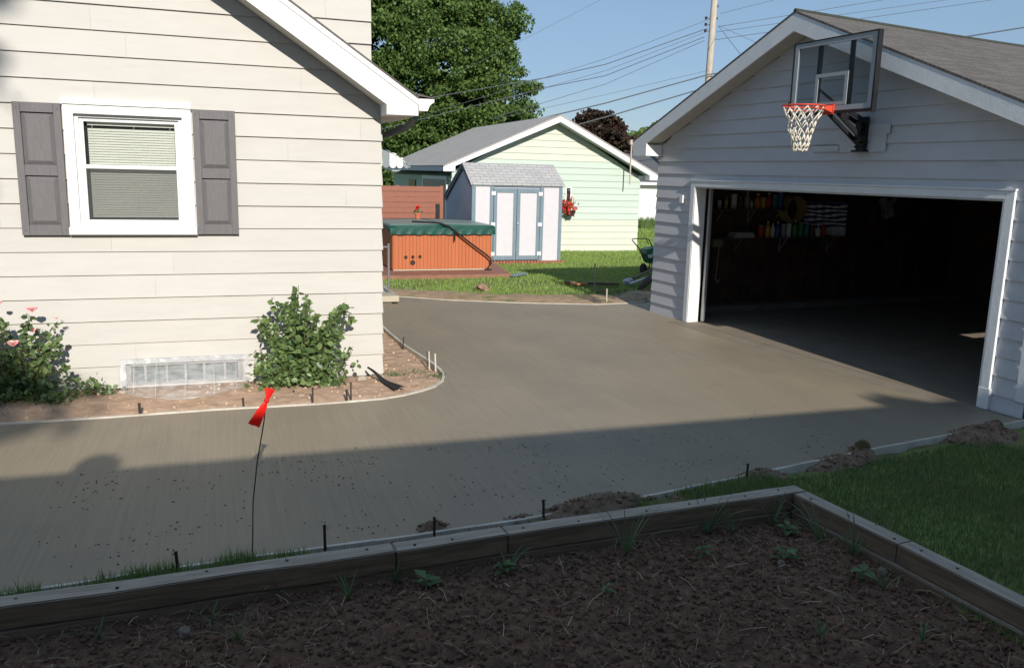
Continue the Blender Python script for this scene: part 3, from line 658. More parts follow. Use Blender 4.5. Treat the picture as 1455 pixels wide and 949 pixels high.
mb.box((BX + .014, -4.64, Z0), (BX + .045, -4.59, Z1 - .002)); mb.box((BX + .014, -4.15, Z0), (BX + .045, -4.10, Z1 - .002))
mb.box((BX - .025, B0 - .03, Z0 - .05), (BX + .02, B0 + .0 - .021, Z0 + .28)); mb.box((BX - .025, B1 + .021, Z0 - .05), (BX + .02, B1 + .04, Z0 + .14))
mb.build('board_frame', M['black'], hp)
mb = MB()
for yy in (-4.60, -4.14):
    mb.beam((BX + .03, yy, 3.30), (BX + .18, -4.37 + (yy + 4.37) * .3, 3.12), .03, .03); 
for yy in (-4.44, -4.30):
    mb.beam((BX + .03, yy, 3.13), (-.06, yy, 2.92), .028, .045); mb.beam((BX + .06, yy, 3.02), (-.06, yy, 2.70), .028, .045)
mb.build('arm', M['black'], hp)
mb = MB(); mb.box((-.09, -4.43, 2.62), (-.037, -4.31, 3.0)); mb.box((-.14, -4.41, 2.70), (-.09, -4.33, 2.95)); mb.box((-.13, -4.46, 2.60), (-.037, -4.28, 2.62))
for zc in (2.66, 2.82, 2.96):
    for yy in (-4.42, -4.32): mb.lathe((-.10, yy, zc), [(.014, 0), (.014, .015), (.003, .018)], 6, M=Matrix.Rotation(R(-90), 3, 'Y'))
mb.build('wall_bracket', M['black'], hp)
RC = (BX - .15 - .23, -4.37, 3.075); RR = .228
mb = MB(); mb.tube([(RC[0] + RR * math.cos(2 * math.pi * k / 32), RC[1] + RR * math.sin(2 * math.pi * k / 32), RC[2]) for k in range(33)], .010, 8, cap=False)
mb.tube([(RC[0] + RR * .98 * math.cos(2 * math.pi * k / 32), RC[1] + RR * .98 * math.sin(2 * math.pi * k / 32), RC[2] - .035) for k in range(-9, 10)], .007, 6)
mb.add([(BX - .015, -4.45, 3.095), (BX - .015, -4.29, 3.095), (RC[0] + .22, -4.30, 3.085), (RC[0] + .22, -4.44, 3.085), (BX - .015, -4.45, 3.01), (BX - .015, -4.29, 3.01), (RC[0] + .22, -4.30, 3.06), (RC[0] + .22, -4.44, 3.06)],
       [(0, 1, 2, 3), (7, 6, 5, 4), (0, 3, 7, 4), (1, 5, 6, 2), (3, 2, 6, 7), (0, 4, 5, 1)])
mb.box((BX - .03, -4.46, 3.0), (BX - .013, -4.28, 3.11)); mb.build('rim', M['rimred'], hp, smooth=False)
mb = MB(); nn = 12
rad = [(.222, -.01), (.20, -.08), (.165, -.16), (.135, -.24), (.115, -.32), (.10, -.40), (.085, -.46)]
rdm = random.Random(5); jz = {}
def npnt(i, k):
    r, z = rad[i]; a = 2 * math.pi * (k + (.5 if i % 2 else 0)) / nn
    key = (i, k % nn)
    if key not in jz: jz[key] = (rdm.uniform(-.012, .012), rdm.uniform(-.012, .012))
    return (RC[0] + r * math.cos(a) + jz[key][0] * (i > 0), RC[1] + r * math.sin(a) + jz[key][1] * (i > 0), RC[2] + z + jz[key][0] * .8 * (i > 0))
for i in range(len(rad) - 1):
    for k in range(nn):
        k2 = (k, (k + 1)) if i % 2 else (k - 1, k)
        for kk in k2: mb.tube([npnt(i, k), npnt(i + 1, kk % nn)], .0062 if i < 4 else .0078, 5)
for k in range(nn):
    a, b_ = npnt(6, k), npnt(6, (k + 1) % nn); m_ = ((a[0] + b_[0]) / 2, (a[1] + b_[1]) / 2, a[2] - .03); mb.tube([a, m_, b_], .008, 5)
mb.build('net', M['net'], hp, smooth=True)

# ---- garage contents (world positions through garage frame)
def gw(x, y, z=0): c, s_ = math.cos(GY), math.sin(GY); return (GC[0] + c * x - s_ * y, GC[1] + s_ * x + c * y, z)
def shelf(x0, x1, z, d, label, ins):
    t = thing('wall_shelf', label, 'shelf', gw(x0, -.102, z), GY)
    s = MB(); s.box((0, -d, -.02), (x1 - x0, 0, 0)); s.build('board', mat('shelf_wood', (.14, .11, .08), (.10, .08, .06), .8), t)
    for xx in ins:
        s = MB(); s.box((xx - .01, -d * .8, -.035), (xx + .01, 0, -.02)); s.box((xx - .01, -.02, -.28), (xx + .01, 0, -.035)); s.beam((xx, -d * .75, -.03), (xx, -.01, -.25), .012, .012); s.build('bracket', M['galv'], t)
shelf(1.02, 2.5, 1.745, .22, 'short upper shelf on the garage inner wall', (.12, .8, 1.35)); shelf(1.06, 4.25, 1.262, .26, 'long lower shelf on the garage inner wall', (.5, 1.5, 2.6))
def bottle(x, y, z, r, h, c, label, neck=True, name='bottle', cat='bottle'):
    t = thing(name, label, cat, gw(x, y, z), GY, 'bottles and cans on the garage shelves')
    s = MB()
    if neck: s.lathe((0, 0, 0), [(r * .9, 0), (r, .01), (r, h * .62), (r * .85, h * .7), (r * .35, h * .8), (r * .33, h * .88)], 12)
    else: s.lathe((0, 0, 0), [(r * .95, 0), (r, .008), (r, h * .94), (r * .93, h * .96)], 12)
    s.build('body', c, t, smooth=False)
    s = MB()
    if neck: s.lathe((0, 0, h * .88), [(r * .42, 0), (r * .42, h * .11), (r * .36, h * .12)], 10)
    else: s.lathe((0, 0, h * .96), [(r * .9, 0), (r * .88, .012), (r * .3, .016)], 12)
    s.build('cap', cp, t)
cp = mat('cap_plastic', (.55, .52, .48), None, .4)
CC = {k: mat('container_' + k, v, None, .4) for k, v in dict(white=(.75, .73, .68), yellow=(.62, .45, .06), red=(.5, .04, .03), blue=(.05, .12, .35), green=(.04, .28, .08), orange=(.6, .2, .04), brown=(.2, .1, .05), grey=(.35, .35, .36), teal=(.05, .25, .25)).items()}
up = [(1.12, .035, .14, 'white', 0, 'small pale can at the left end of the upper shelf'), (1.26, .032, .20, 'yellow', 1, 'yellow topped bottle on the upper shelf beside the small pale can'), (1.42, .05, .25, 'white', 0, 'tall white canister on the upper shelf'), (1.56, .04, .20, 'brown', 1, 'brown bottle right of the tall white canister'),
      (1.70, .045, .30, 'grey', 1, 'tall grey bottle on the upper shelf'), (1.80, .03, .16, 'white', 1, 'small white bottle right of the tall grey bottle'), (1.93, .06, .27, 'orange', 1, 'orange jug on the upper shelf'), (2.05, .045, .20, 'yellow', 0, 'yellow can right of the orange jug'),
      (2.17, .05, .28, 'red', 1, 'red bottle on the upper shelf'), (2.30, .05, .24, 'teal', 0, 'teal tin on the upper shelf'), (2.42, .05, .30, 'blue', 0, 'blue tin at the right end of the upper shelf')]
for x, r, h, c, nk, lb in up: bottle(x, -.20, 1.745, r, h, CC[c], lb, nk)
lo = [(2.02, .06, .20, 'red', 0, 'red tub at the left of the lower shelf row'), (2.16, .045, .28, 'yellow', 1, 'yellow bottle on the lower shelf'), (2.27, .04, .24, 'white', 1, 'white bottle right of the yellow one on the lower shelf'), (2.38, .05, .27, 'blue', 1, 'blue bottle on the lower shelf'),
      (2.51, .045, .22, 'grey', 0, 'grey can on the lower shelf'), (2.63, .045, .24, 'white', 0, 'white can right of the grey can on the lower shelf'), (2.77, .055, .30, 'green', 1, 'large green bottle on the lower shelf'), (2.90, .05, .25, 'green', 0, 'green can right of the large green bottle'),
      (3.04, .05, .27, 'teal', 1, 'teal bottle on the lower shelf'), (3.17, .04, .22, 'brown', 0, 'brown can on the lower shelf'), (3.30, .05, .2, 'white', 1, 'white bottle left of the striped curtain'), (3.42, .05, .26, 'red', 1, 'red bottle in front of the striped curtain')]
for x, r, h, c, nk, lb in lo: bottle(x, -.24, 1.262, r, h, CC[c], lb, nk)
t = thing('paper_stack', 'flat pale stack of papers on the lower garage shelf', 'papers', gw(1.60, -.24, 1.262), GY); s = MB()
for k in range(4): s.box((-.22 + .01 * k, -.1, k * .022), (.22 - .015 * k, .1, .020 + k * .022))
s.build('sheets', mat('old_paper', (.5, .48, .43), None, .8), t)
t = thing('outlet_box', 'small box with hanging cord under the lower garage shelf', 'outlet', gw(1.16, -.16, 1.10), GY); s = MB(); s.box((-.09, -.05, 0), (.09, .05, .13), bev=.01); s.build('box', mat('box_tan', (.28, .25, .16), None, .6), t)
s = MB(); s.tube([(.01, -.05, 0), (.0, -.05, -.3), (-.02, -.05, -.55), (.03, -.06, -.62), (.06, -.05, -.55)], .006, 5); s.build('cord', cp, t)
# striped curtain
t = thing('striped_curtain', 'blue and white striped curtain hanging over the inner garage wall', 'curtain', gw(3.02, -.16, 1.27), GY)
s = MB(); nx = 28; rows = 15; Wc = 1.04; Hc = .60; V = []
for j in range(rows + 1):
    for i in range(nx + 1):
        x = Wc * i / nx; z = Hc * j / rows; V.append((x, -.02 * math.sin(x * 34 + z) - .01 * math.sin(x * 71), z - .02 * math.sin(x * 3.0) * (j / rows) - .012 * math.sin(x * 9 + j)))
b0_ = len(s.v)
for j in range(rows):
    for i in range(nx): s.add([V[j * (nx + 1) + i], V[j * (nx + 1) + i + 1], V[(j + 1) * (nx + 1) + i + 1], V[(j + 1) * (nx + 1) + i]], [(0, 1, 2, 3)], 0 if (j < 3 or j % 2 == 1 and j > 2) else 1)
s.build('cloth', [mat('curtain_white', (.90, .92, .96), None, .8), M['navy']], t)
s = MB(); s.tube([(-.06, .0, .60), (Wc + .06, 0, .60)], .008, 6); s.build('rod', M['galv'], t)
t = thing('hose_coil', 'faded yellow brown hose coils hanging at the upper garage shelf', 'hose', gw(2.72, -.14, 1.80), GY)
for k in range(4):
    s = MB(); s.tube([(.22 * math.sin(a / 12 * math.pi * 2) + (k - 1.5) * .03, -.03 * k, .22 * math.cos(a / 12 * math.pi * 2) - .05) for a in range(13)], .024, 6, cap=False); s.build('coil', mat('hose_tan', (.30, .22, .08), None, .6), t)
t = thing('hanging_rag', 'dim crumpled pale rag hanging in the dark garage', 'rag', gw(5.0, -.14, 1.6), GY)
s = MB(); V = [(.36 * i / 8 - .18, -.04 - .05 * math.sin(i * 1.9 + j), .34 * j / 5 + .04 * math.sin(i)) for j in range(6) for i in range(9)]
s.add(V, [(j * 9 + i, j * 9 + i + 1, (j + 1) * 9 + i + 1, (j + 1) * 9 + i) for j in range(5) for i in range(8)]); s.build('cloth', mat('rag_grey', (.3, .3, .32), None, .9), t)

# ------------------------------------------------------------------ green garage beyond the lawn
gg = thing('green_garage', 'pale green gabled garage at the far end of the lawn', 'garage', (12.05, 23.31, 0))
GWd = 5.93; gr = .50     # width, roof pitch
mb = MB()
zr_ = lambda z: 0.0 if z < 2.13 else -(z - 2.13) / .575
pkx = 9.22 - 12.05; eh = 2.12; slp = (3.70 - 2.12) / (-pkx)
slpL = (3.70 - 2.12) / (GWd + pkx)
uRg = lambda z: 0.0 if z < eh + .09 else -(z - eh - .09) / slp
uLg = lambda z: -GWd if z < eh + .13 else -GWd + (z - eh - .13) / slpL
siding(mb, hf, uLg, uRg, 0.0, 3.76, .1885, [(-2.42, -2.28, 1.46, 1.86)], p0=.022, seed=8, joints=False, mats=lambda z: 1 if z < .80 or z > 2.62 else 0)
mb.build('siding', [M['green'], M['creamgreen']], gg)
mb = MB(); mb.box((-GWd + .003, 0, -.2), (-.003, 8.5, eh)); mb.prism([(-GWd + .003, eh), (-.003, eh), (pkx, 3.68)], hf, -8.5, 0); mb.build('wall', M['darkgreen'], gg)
mb = MB(); yF = -.42; yB = 8.47; top = 3.92; eR = .44; eL = -GWd - .33
zR = top - .15 - (eR - pkx) * slp * .965; zL = 2.42
for e, ze in ((eR, 2.29), (eL, zL)):
    mb.add([(pkx, yF - .02, top), (e, yF - .02, ze), (e, yB, ze), (pkx, yB, top), (pkx, yF - .02, top - .03), (e, yF - .02, ze - .03), (e, yB, ze - .03), (pkx, yB, top - .03)], [(0, 1, 2, 3), (7, 6, 5, 4), (0, 4, 5, 1), (2, 6, 7, 3), (1, 5, 6, 2)])
mb.build('roof', M['roof2'], gg)
mb = MB()
T2 = .17
mb.prism([(pkx, top - .032), (pkx, top - .032 - T2), (.10, 2.29 - .032 - T2 + (.34) * .56), (.10, 2.14), (eR, 2.14), (eR, 2.29 - .032)], lambda u, v, d: (u, d, v), yF, yF + .03)
mb.prism([(pkx - .001, top - .032), (pkx - .001, top - .032 - T2), (eL + .34, zL - .032 - T2 + .34 * slpL + .02), (eL + .34, 2.26), (eL, 2.26), (eL, zL - .032)], lambda u, v, d: (u, d, v), yF, yF + .03)
mb.box((eL + .31, yF + .031, 2.262), (eL + .34, 0, 2.42)); mb.box((.10, yF + .031, 2.142), (.13, 0, 2.29))
mb.build('rake_board', M['vinyl'], gg)
mb = MB(); mb.box((eL, yF + .031, 2.26), (eL + .02, yB, 2.385)); mb.build('eave_fascia', mat('blue_grey_fascia', (.42, .47, .52), None, .6), gg)
mb = MB()
for (a, za, b_, zb_) in ((pkx, top - .19, .10, 2.30), (pkx, top - .19, eL + .34, 2.42)):
    mb.add([(a, yF + .031, za), (b_, yF + .031, zb_), (b_, -.02, zb_), (a, -.02, za)], [(0, 1, 2, 3)])
mb.add([(eL + .34, yF + .03, 2.262), (eL + .021, yF + .03, 2.262), (eL + .021, yB, 2.262), (eL + .34, yB, 2.262)], [(0, 1, 2, 3)]); mb.add([(.02, yF + .03, 2.142), (eR, yF + .03, 2.142), (eR, yB, 2.142), (.02, yB, 2.142)], [(0, 1, 2, 3)])
mb.build('soffit', M['green'], gg)
mb = MB(); mb.box((-GWd - .03, .5, .0), (-GWd - .001, 3.4, 2.02)); mb.build('side_door', M['beige'], gg)
mb = MB()
for a, b_, c, d in ((.38, .5, 0, 2.12), (3.4, 3.52, 0, 2.12), (.5, 3.4, 2.02, 2.12)): mb.box((-GWd - .04, a, c), (-GWd - .001, b_, d))
mb.build('side_door_trim', M['gtrim'], gg)
mb = MB(); mb.box((-GWd - .03, 4.6, 1.2), (-GWd - .001, 5.6, 1.95)); mb.build('side_window', M['glass'], gg)
mb = MB(); mb.box((-GWd - .05, -.03, 0), (-GWd + .05, 0.04, 1.9)); mb.build('corner_trim', M['vinyl'], gg)
mb = MB(); mb.box((-2.44, -.03, 1.44), (-2.41, 0, 1.88)); mb.box((-2.29, -.03, 1.44), (-2.24, 0, 1.88)); mb.box((-2.41, -.03, 1.86), (-2.29, 0, 1.88)); w2 = mb.build('window_frame', M['vinyl'], gg)
mb = MB(); mb.box((-2.41, -.008, 1.44), (-2.29, .0, 1.86)); mb.build('pane', M['glass'], w2)
mp_ = at(897.5, 205, 22.85); mb = MB(); mb.tube([(mp_.x - 12.05, -.46, 2.0), (mp_.x - 12.05, -.46, mp_.z)], .022, 6); mb.box((mp_.x - 12.11, -.5, mp_.z - .02), (mp_.x - 12.0, -.42, mp_.z + .12)); mb.build('service_mast', mat('pale_mast', (.5, .42, .36), None, .6), gg)
# shingle texture axes need object coords in XY - fine
# hanging flower basket
hb = thing('hanging_basket', 'hanging basket of red flowers on a hook by the shed', 'flower basket', (9.62, 23.1, 1.30))
s = MB(); s.lathe((.09, 0, -.25), [(.10, 0), (.13, .08), (.15, .16)], 12); s.build('pot', M['dmetal'], hb)
s = MB(); s.tube([(.06, .18, .48), (.04, .1, .52), (.10, 0, .44)], .008, 5); s.tube([(.10, 0, .44), (.16, .0, .50)], .006, 5); s.tube([(.10, 0, .44), (.09, 0, .25), (.0, 0, -.05)], .004, 4); s.build('hook', M['galv'], hb)
# leaf templates
LEAF = [(0, 0, 0), (.25, .28, .06), (.62, .33, .05), (1, 0, -.08), (.62, -.33, .05), (.25, -.28, .06), (.5, 0, -.03)]
LEAFF = [(0, 1, 6), (1, 2, 6), (2, 3, 6), (3, 4, 6), (4, 5, 6), (5, 0, 6)]
QL = [(-.5, -.35, 0), (.35, -.5, .08), (.5, .35, 0), (-.35, .5, -.08)]
def leaves(name, pts, size, m, parent=None, tmpl='leaf', var=.35, flat=None):
    pts = np.asarray(pts); N = len(pts); sz = size * (1 + rng.uniform(-var * 1.3, var, N)); T = rand_rots(N, sz, flat)
    if tmpl == 'leaf': return scatter_mesh(name, LEAF, LEAFF, m, T, pts, parent)
    return scatter_mesh(name, QL, [(0, 1, 2, 3)], m, T, pts, parent)
pts = rng.normal(0, 1, (170, 3)) * [.13, .10, .12] + [-.02, 0, .02]; leaves('foliage', pts, .07, M['lweed'], hb)
pts = rng.normal(0, 1, (150, 3)) * [.14, .11, .11] + [-.06, -.06, .06]; leaves('flowers', pts, .06, M['redflower'], hb, 'quad')

# ------------------------------------------------------------------ shed
k_ = .97
def shp(x, y, z): return (x * k_, y * k_, CAMH + (z - CAMH) * k_)
sx0, sy0, _ = shp(6.05, 20.917, 0); sx1 = 8.535 * k_; ze = CAMH + (1.985 - CAMH) * k_; zrg = CAMH + (2.50 - CAMH) * k_; yr = .82 * k_; yb = 22.95 - sy0
shed = thing('garden_shed', 'small slate blue and lilac shed with double doors on the lawn', 'shed', (sx0, sy0, 0)); WS = sx1 - sx0
zbk = zrg - (yb - yr) * .48
mb = MB(); mb.box((0.02, .02, 0.06), (WS - .02, yb, zbk - .05)); mb.prism([(0.02, zbk - .06), (.02, ze - .03), (yr, zrg - .05), (yb, zbk - .05)], lambda u, v, d: (d, u, v), .02, WS - .02)
for k in range(16): mb.box((.006, .1 + k * .14, .06), (.019, .1 + k * .14 + .132, min(ze - .1 + (k * .14) * .5, zrg - .1 - max(0, k * .14 + .2 - yr) * .48)))
mb.build('wall', M['shedside'], shed)
mb = MB()
fx = [0, .085, .085 + .50, .085 + .62]
doorL, doorM, doorR = (6.634 * k_ - sx0), (7.262 * k_ - sx0), (7.905 * k_ - sx0)
zb0 = .03; zt0 = ze
for a, b_ in ((0, .09), (doorL - .105, doorL - .012), (doorR + .012, doorR + .105), (WS - .09, WS)): mb.box((a, -.025, zb0), (b_, .018, zt0 - .075), bev=.003)
mb.box((0, -.028, zt0 - .075), (WS, .018, zt0)); mb.box((-.01, -.02, .06), (0.004, .07, ze - .05)); mb.build('trim', M['shedblue'], shed)
mb = MB(); mb.box((.09, -.008, .06), (doorL - .105, .018, zt0 - .075)); mb.build('front_panel', M['shedpanel'], shed); mb = MB(); mb.box((doorR + .105, -.008, .03), (WS - .09, .018, zt0 - .075)); mb.build('front_panel', M['shedpanel'], shed)
def sdoor(a, b_, hs):
    s = MB(); w = .085; z0_, z1_ = .075, zt0 - .115
    s.box((a, -.03, z0_), (a + w, .015, z1_), bev=.003); s.box((b_ - w, -.03, z0_), (b_, .015, z1_), bev=.003); s.box((a + w, -.03, z0_), (b_ - w, .015, z0_ + .11), bev=.003); s.box((a + w, -.03, z1_ - .11), (b_ - w, .015, z1_), bev=.003)
    d_ = s.build('door', M['shedblue'], shed)
    s = MB(); s.box((a + w, -.012, z0_ + .11), (b_ - w, .01, z1_ - .11)); s.build('door_panel', M['shedpanel'], d_)
    hx = a - .012 if hs < 0 else b_ + .012
    for z in (z0_ + .16, (z0_ + z1_) / 2, z1_ - .13):
        s = MB(); s.box((hx - .055, -.042, z - .045), (hx + .045, -.031, z + .045)); s.build('hinge', M['vinyl'], d_)
    return d_
sdoor(doorL, doorM - .006, -1); dd = sdoor(doorM + .006, doorR, 1)
s = MB(); s.lathe((doorM + .03, -.03, 1.0), [(.01, 0), (.022, .02), (.02, .035), (.004, .04)], 8, M=Matrix.Rotation(R(90), 3, 'X')); s.build('handle', M['galv'], dd)
mb = MB()
mb.add([(-.05, -.06, ze - .02), (WS + .05, -.06, ze - .02), (WS + .05, yr, zrg), (-.05, yr, zrg), (-.05, -.06, ze - .045), (WS + .05, -.06, ze - .045), (WS + .05, yr, zrg - .03), (-.05, yr, zrg - .03)], [(0, 1, 2, 3), (4, 5, 6, 7), (0, 1, 5, 4), (1, 2, 6, 5), (0, 3, 7, 4)])
mb.add([(-.05, yr, zrg), (WS + .05, yr, zrg), (WS + .05, yb + .05, zbk - .01), (-.05, yb + .05, zbk - .01), (-.05, yr, zrg - .03), (WS + .05, yr, zrg - .03), (WS + .05, yb + .05, zbk - .04), (-.05, yb + .05, zbk - .04)], [(0, 1, 2, 3), (4, 5, 6, 7), (2, 3, 7, 6), (1, 2, 6, 5), (0, 3, 7, 4)])
mb.build('roof', M['roof3'], shed)
mb = MB(); mb.beam((-.03, -.05, ze - .09), (-.03, yr, zrg - .08), .02, .09); mb.beam((-.03, yr, zrg - .08), (-.03, yb, zbk - .10), .02, .09); mb.build('side_rake', mat('dark_blue_grey', (.10, .12, .15), None, .6), shed)
mb = MB()
for k in range(26): mb.lathe((.35 + k * .083, -.09, -.02), [(.04, 0), (.04, .07), (.02, .085)], 8)
tag(mb.build('lawn_edging', M['skirt'], loc=(sx0, sy0, 0)), 'low brick red scalloped edging in front of the shed', 'edging')

# ------------------------------------------------------------------ hot tub on its deck
dk = thing('wood_deck', 'low red brown deck platform under the hot tub', 'deck', (2.95, 17.55, 0))
for k in range(12):
    s = MB(); y0 = k * .26; s.box((0.0 if True else 0, y0, .03), (3.05 + .04 * k, y0 + .25, .065)); s.build('plank', M['deckwood'], dk)
s = MB(); s.box((.02, -.03, -.05), (3.0, -.002, .064)); s.build('skirt_board', M['deckwood'], dk)
tub = thing('hot_tub', 'orange slatted hot tub with a dark green cover', 'hot tub', (3.50, 18.35, .067)); TW = 2.30; TD = 2.25; TH = .86
mb = MB(); nS = 27
for k in range(nS):
    a = .06 + (TW - .12) * k / nS; mb.box((a + .0015, 0, .03), (a + (TW - .12) / nS - .0015, .03, TH), bev=.003)
for k in range(nS):
    a = .06 + (TD - .12) * k / nS; mb.box((0, a + .003, .03), (.03, a + (TD - .12) / nS - .003, TH), bev=.004); mb.box((TW - .03, a + .003, .03), (TW, a + (TD - .12) / nS - .003, TH), bev=.004)
for cx_, cy_ in ((.06, .06), (TW - .06, .06)): mb.lathe((cx_, cy_, .03), [(.06, 0), (.06, TH - .03)], 12)
mb.build('cabinet', M['tubwood'], tub)
mb = MB(); mb.box((.03, .031, 0), (TW - .03, TD - .03, TH)); mb.build('shell', M['dark'], tub)
mb = MB(); mb.box((.02, .01, 0), (TW - .02, .05, .028)); mb.build('plinth', M['paleconc'], tub)
def cover(x0, x1, nm):
    bm = bmesh.new(); bmesh.ops.create_cube(bm, size=1)
    for v in bm.verts: v.co = Vector((x0 if v.co.x < 0 else x1, -.06 if v.co.y < 0 else TD + .06, TH + .005 if v.co.z < 0 else TH + (.145 if (abs((x0 if v.co.x < 0 else x1) - TW / 2) > .5) else .175)))
    bmesh.ops.subdivide_edges(bm, edges=bm.edges[:], cuts=5, use_grid_fill=True)
    bmesh.ops.bevel(bm, geom=[e for e in bm.edges if len(e.link_faces) == 2 and e.calc_face_angle() > 1], offset=.02, segments=2, affect='EDGES')
    for v in bm.verts:
        if v.co.y < .05: v.co.y += .012 * noise.noise(v.co * 3.5)
    bm.normal_update(); mi_ = [1 if f.normal.z > .7 else 0 for f in bm.faces]; s = MB(); s.addbm(bm); s.m = mi_; return s.build(nm, [M['tubcover'], M['tubtop']], tub, smooth=True)
cover(-.05, TW / 2 - .006, 'cover'); cover(TW / 2 + .006, TW + .05, 'cover')
mb = MB(); bm = bmesh.new(); nx = 60; V = []
for j in range(5):
    for i in range(nx + 1):
        x = -.055 + (TW + .11) * i / nx; z = TH + .01 - .17 * j / 4 * .62 + .0; zz_ = TH + .085 - j * .035
        V.append((x, -.068 - .010 * math.sin(i * 1.1 + j * .5) * (j / 4) - .012 * math.exp(-((x - 1.2) / .25) ** 2) * math.sin(x * 60 + j), zz_ + .006 * math.sin(i * .7) * (j == 4)))
mb.add(V, [(j * (nx + 1) + i, j * (nx + 1) + i + 1, (j + 1) * (nx + 1) + i + 1, (j + 1) * (nx + 1) + i) for j in range(4) for i in range(nx)])
mb.build('cover_skirt', M['tubcover'], tub, smooth=True)
for (x, z, r) in ((.30, .30, .036), (.46, .305, .036), (.62, .31, .036), (.455, .18, .055)):
    s = MB(); s.lathe((x, -.001, z), [(r, 0), (r, .015), (r * .8, .022), (r * .75, .012), (.004, .012)], 16, M=Matrix.Rotation(R(90), 3, 'X')); s.build('port', M['dmetal'], tub)
s = MB(); s.tube([(1.05, -.09, TH + .20), (1.25, -.10, TH + .13), (1.75, -.11, .62), (2.16, -.12, .33), (2.24, -.12, .25), (2.25, -.11, .15), (2.17, -.10, .03)], .020, 8)
s.tube([(.55, .5, TH + .20), (1.05, -.09, TH + .20)], .018, 8); s.tube([(1.39, -.10, TH + .06), (1.39, -.10, TH - .20)], .015, 6); s.box((2.12, -.14, 0), (2.26, -.04, .03)); s.build('cover_lifter', M['black'], tub, smooth=False)
# flower pot standing on the cover
zc = .067 + TH + .178
P_ = gnd(568, 304, zc)
t = thing('flower_pot', 'small terracotta pot with a red flower on the hot tub cover', 'flower pot', (P_.x, min(P_.y, 20.3), zc)); s = MB(); s.lathe((0, 0, 0), [(.055, 0), (.08, .11), (.09, .11), (.09, .14), (.075, .14), (.07, .12)], 14); s.build('pot', M['terra'], t)
leaves('leaves', rng.normal(0, 1, (40, 3)) * [.05, .05, .03] + [0, 0, .17], .05, M['lweed'], t); leaves('flower', rng.normal(0, 1, (30, 3)) * [.022, .022, .02] + [0, 0, .27], .05, M['redflower'], t, 'quad')
# fence
fe = thing('board_fence', 'red brown horizontal board fence behind the hot tub', 'fence', (3.0, 21.5, 0))
for k in range(13):
    s = MB(); s.box((0, 0 + (.02 if k % 2 else 0), .1 + k * .136), (2.36, .02 + (.02 if k % 2 else 0), .1 + k * .136 + .130)); s.build('board', M['fencewood'], fe)
for x in (.0, 1.2, 2.36): s = MB(); s.box((x, .041, 0), (x + .09, .13, 1.88)); s.build('post', M['fencewood'], fe)
s = MB(); s.box((2.24, -.05, 1.05), (2.34, -.002, 1.42)); s.build('latch_block', M['dark'], fe)

# ------------------------------------------------------------------ grass
TRI = [(-.5, 0, 0), (.5, 0, 0), (.15, .28, .6), (0, .62, 1)]; TRIF = [(0, 1, 2), (0, 2, 3)]
BL = [(-.5, 0, 0), (.5, 0, 0), (.32, .15, .55), (-.32, .15, .55), (0, .5, 1)]
BLF = [(0, 1, 2), (0, 2, 3), (3, 2, 4)]
def blades(name, P, h, w, m, label, kind='stuff', parent=None, lean=.5):
    N = len(P); th = rng.uniform(0, 6.28, N); c, s = np.cos(th), np.sin(th); hh = h * rng.uniform(.5, 1.25, N); ww = w * rng.uniform(.7, 1.3, N); ln = rng.uniform(.1, 1, N) * lean * 2
    T = np.zeros((N, 3, 3)); T[:, 0, 0] = c * ww; T[:, 1, 0] = s * ww; T[:, 0, 1] = -s * hh * ln; T[:, 1, 1] = c * hh * ln; T[:, 2, 2] = hh
    o = scatter_mesh(name, BL, BLF, m, T, P, parent)
    if label: tag(o, label, kind=kind)
    return o
def sample(n, x0, x1, y0, y1, cond):
    X = rng.uniform(x0, x1, n); Y = rng.uniform(y0, y1, n); k = cond(X, Y); X, Y = X[k], Y[k]
    return np.stack([X, Y, ground_h(X, Y)], 1)
# rear lawn
def rear(X, Y):
    ok = ~npoly(X, Y, poly) & (Y > 13.2) & ~((X > 6.75) & (X < 14) & (Y < 13.3)) & ~((X > 2.9) & (X < 6.1) & (Y > 17.5) & (Y < 20.9)) & ~((X > 1.4) & (X < 2.9) & (Y < 15.3))
    d = Y - back_edge_y(np.clip(X, 1.7, 7.6)); ok &= ~((d < .75 + .45 * fbm(X, Y, .5, 5)) & (fbm(X, Y, .7, 11) > -.75) & (X < 8.2) & (X > 2)) | (rng.random(X.shape) < .06)
    return ok & (fbm(X, Y, .35, 21) + rng.uniform(-.6, .9, X.shape) > -.55)
P = sample(170000, 1.7, 15, 13.3, 32, rear); blades('grass', P, .055, .013, M['grassl'], 'sunlit lawn grass behind the driveway')
P = sample(60000, 3, 20, 24, 45, lambda X, Y: (X > 12.3) & (fbm(X, Y, .35, 2) > -.9)); blades('grass', P, .07, .03, M['grassl'], 'far lawn grass beside the green garage')
# dry fringe + soil along the far driveway edge
def drys(X, Y):
    d = Y - back_edge_y(np.clip(X, 1.7, 7.6)); return (d > .03) & (d < 1.0) & (fbm(X, Y, 1.1, 8) > .0)
P = sample(9000, 2.6, 7.6, 13.4, 16, drys); blades('dry_grass', P, .04, .010, M['grassdry'], 'dry grass fringe along the far driveway edge')
xs2 = np.arange(2.0, 8.4, .05); tv = np.linspace(0, 1, 24)
def strip_h(X, T_):
    pass
Xg, Tg = np.meshgrid(xs2, tv); Yg = back_edge_y(np.clip(Xg, 1.7, 7.6)) + .03 + Tg * (1.15 + .3 * fbm(Xg, Xg * 0, .6, 4)); Zg = .006 + .05 * np.sin(Tg * 3.14) * (.6 + .6 * fbm(Xg, Yg, .8, 6)) + .012 * fbm(Xg, Yg, 4, 7) - .035 * (Tg > .97)
mb = MB(); nx = len(xs2); mb.add(np.stack([Xg, Yg, Zg], -1).reshape(-1, 3).tolist(), [(j * nx + i, j * nx + i + 1, (j + 1) * nx + i + 1, (j + 1) * nx + i) for j in range(23) for i in range(nx - 1)])
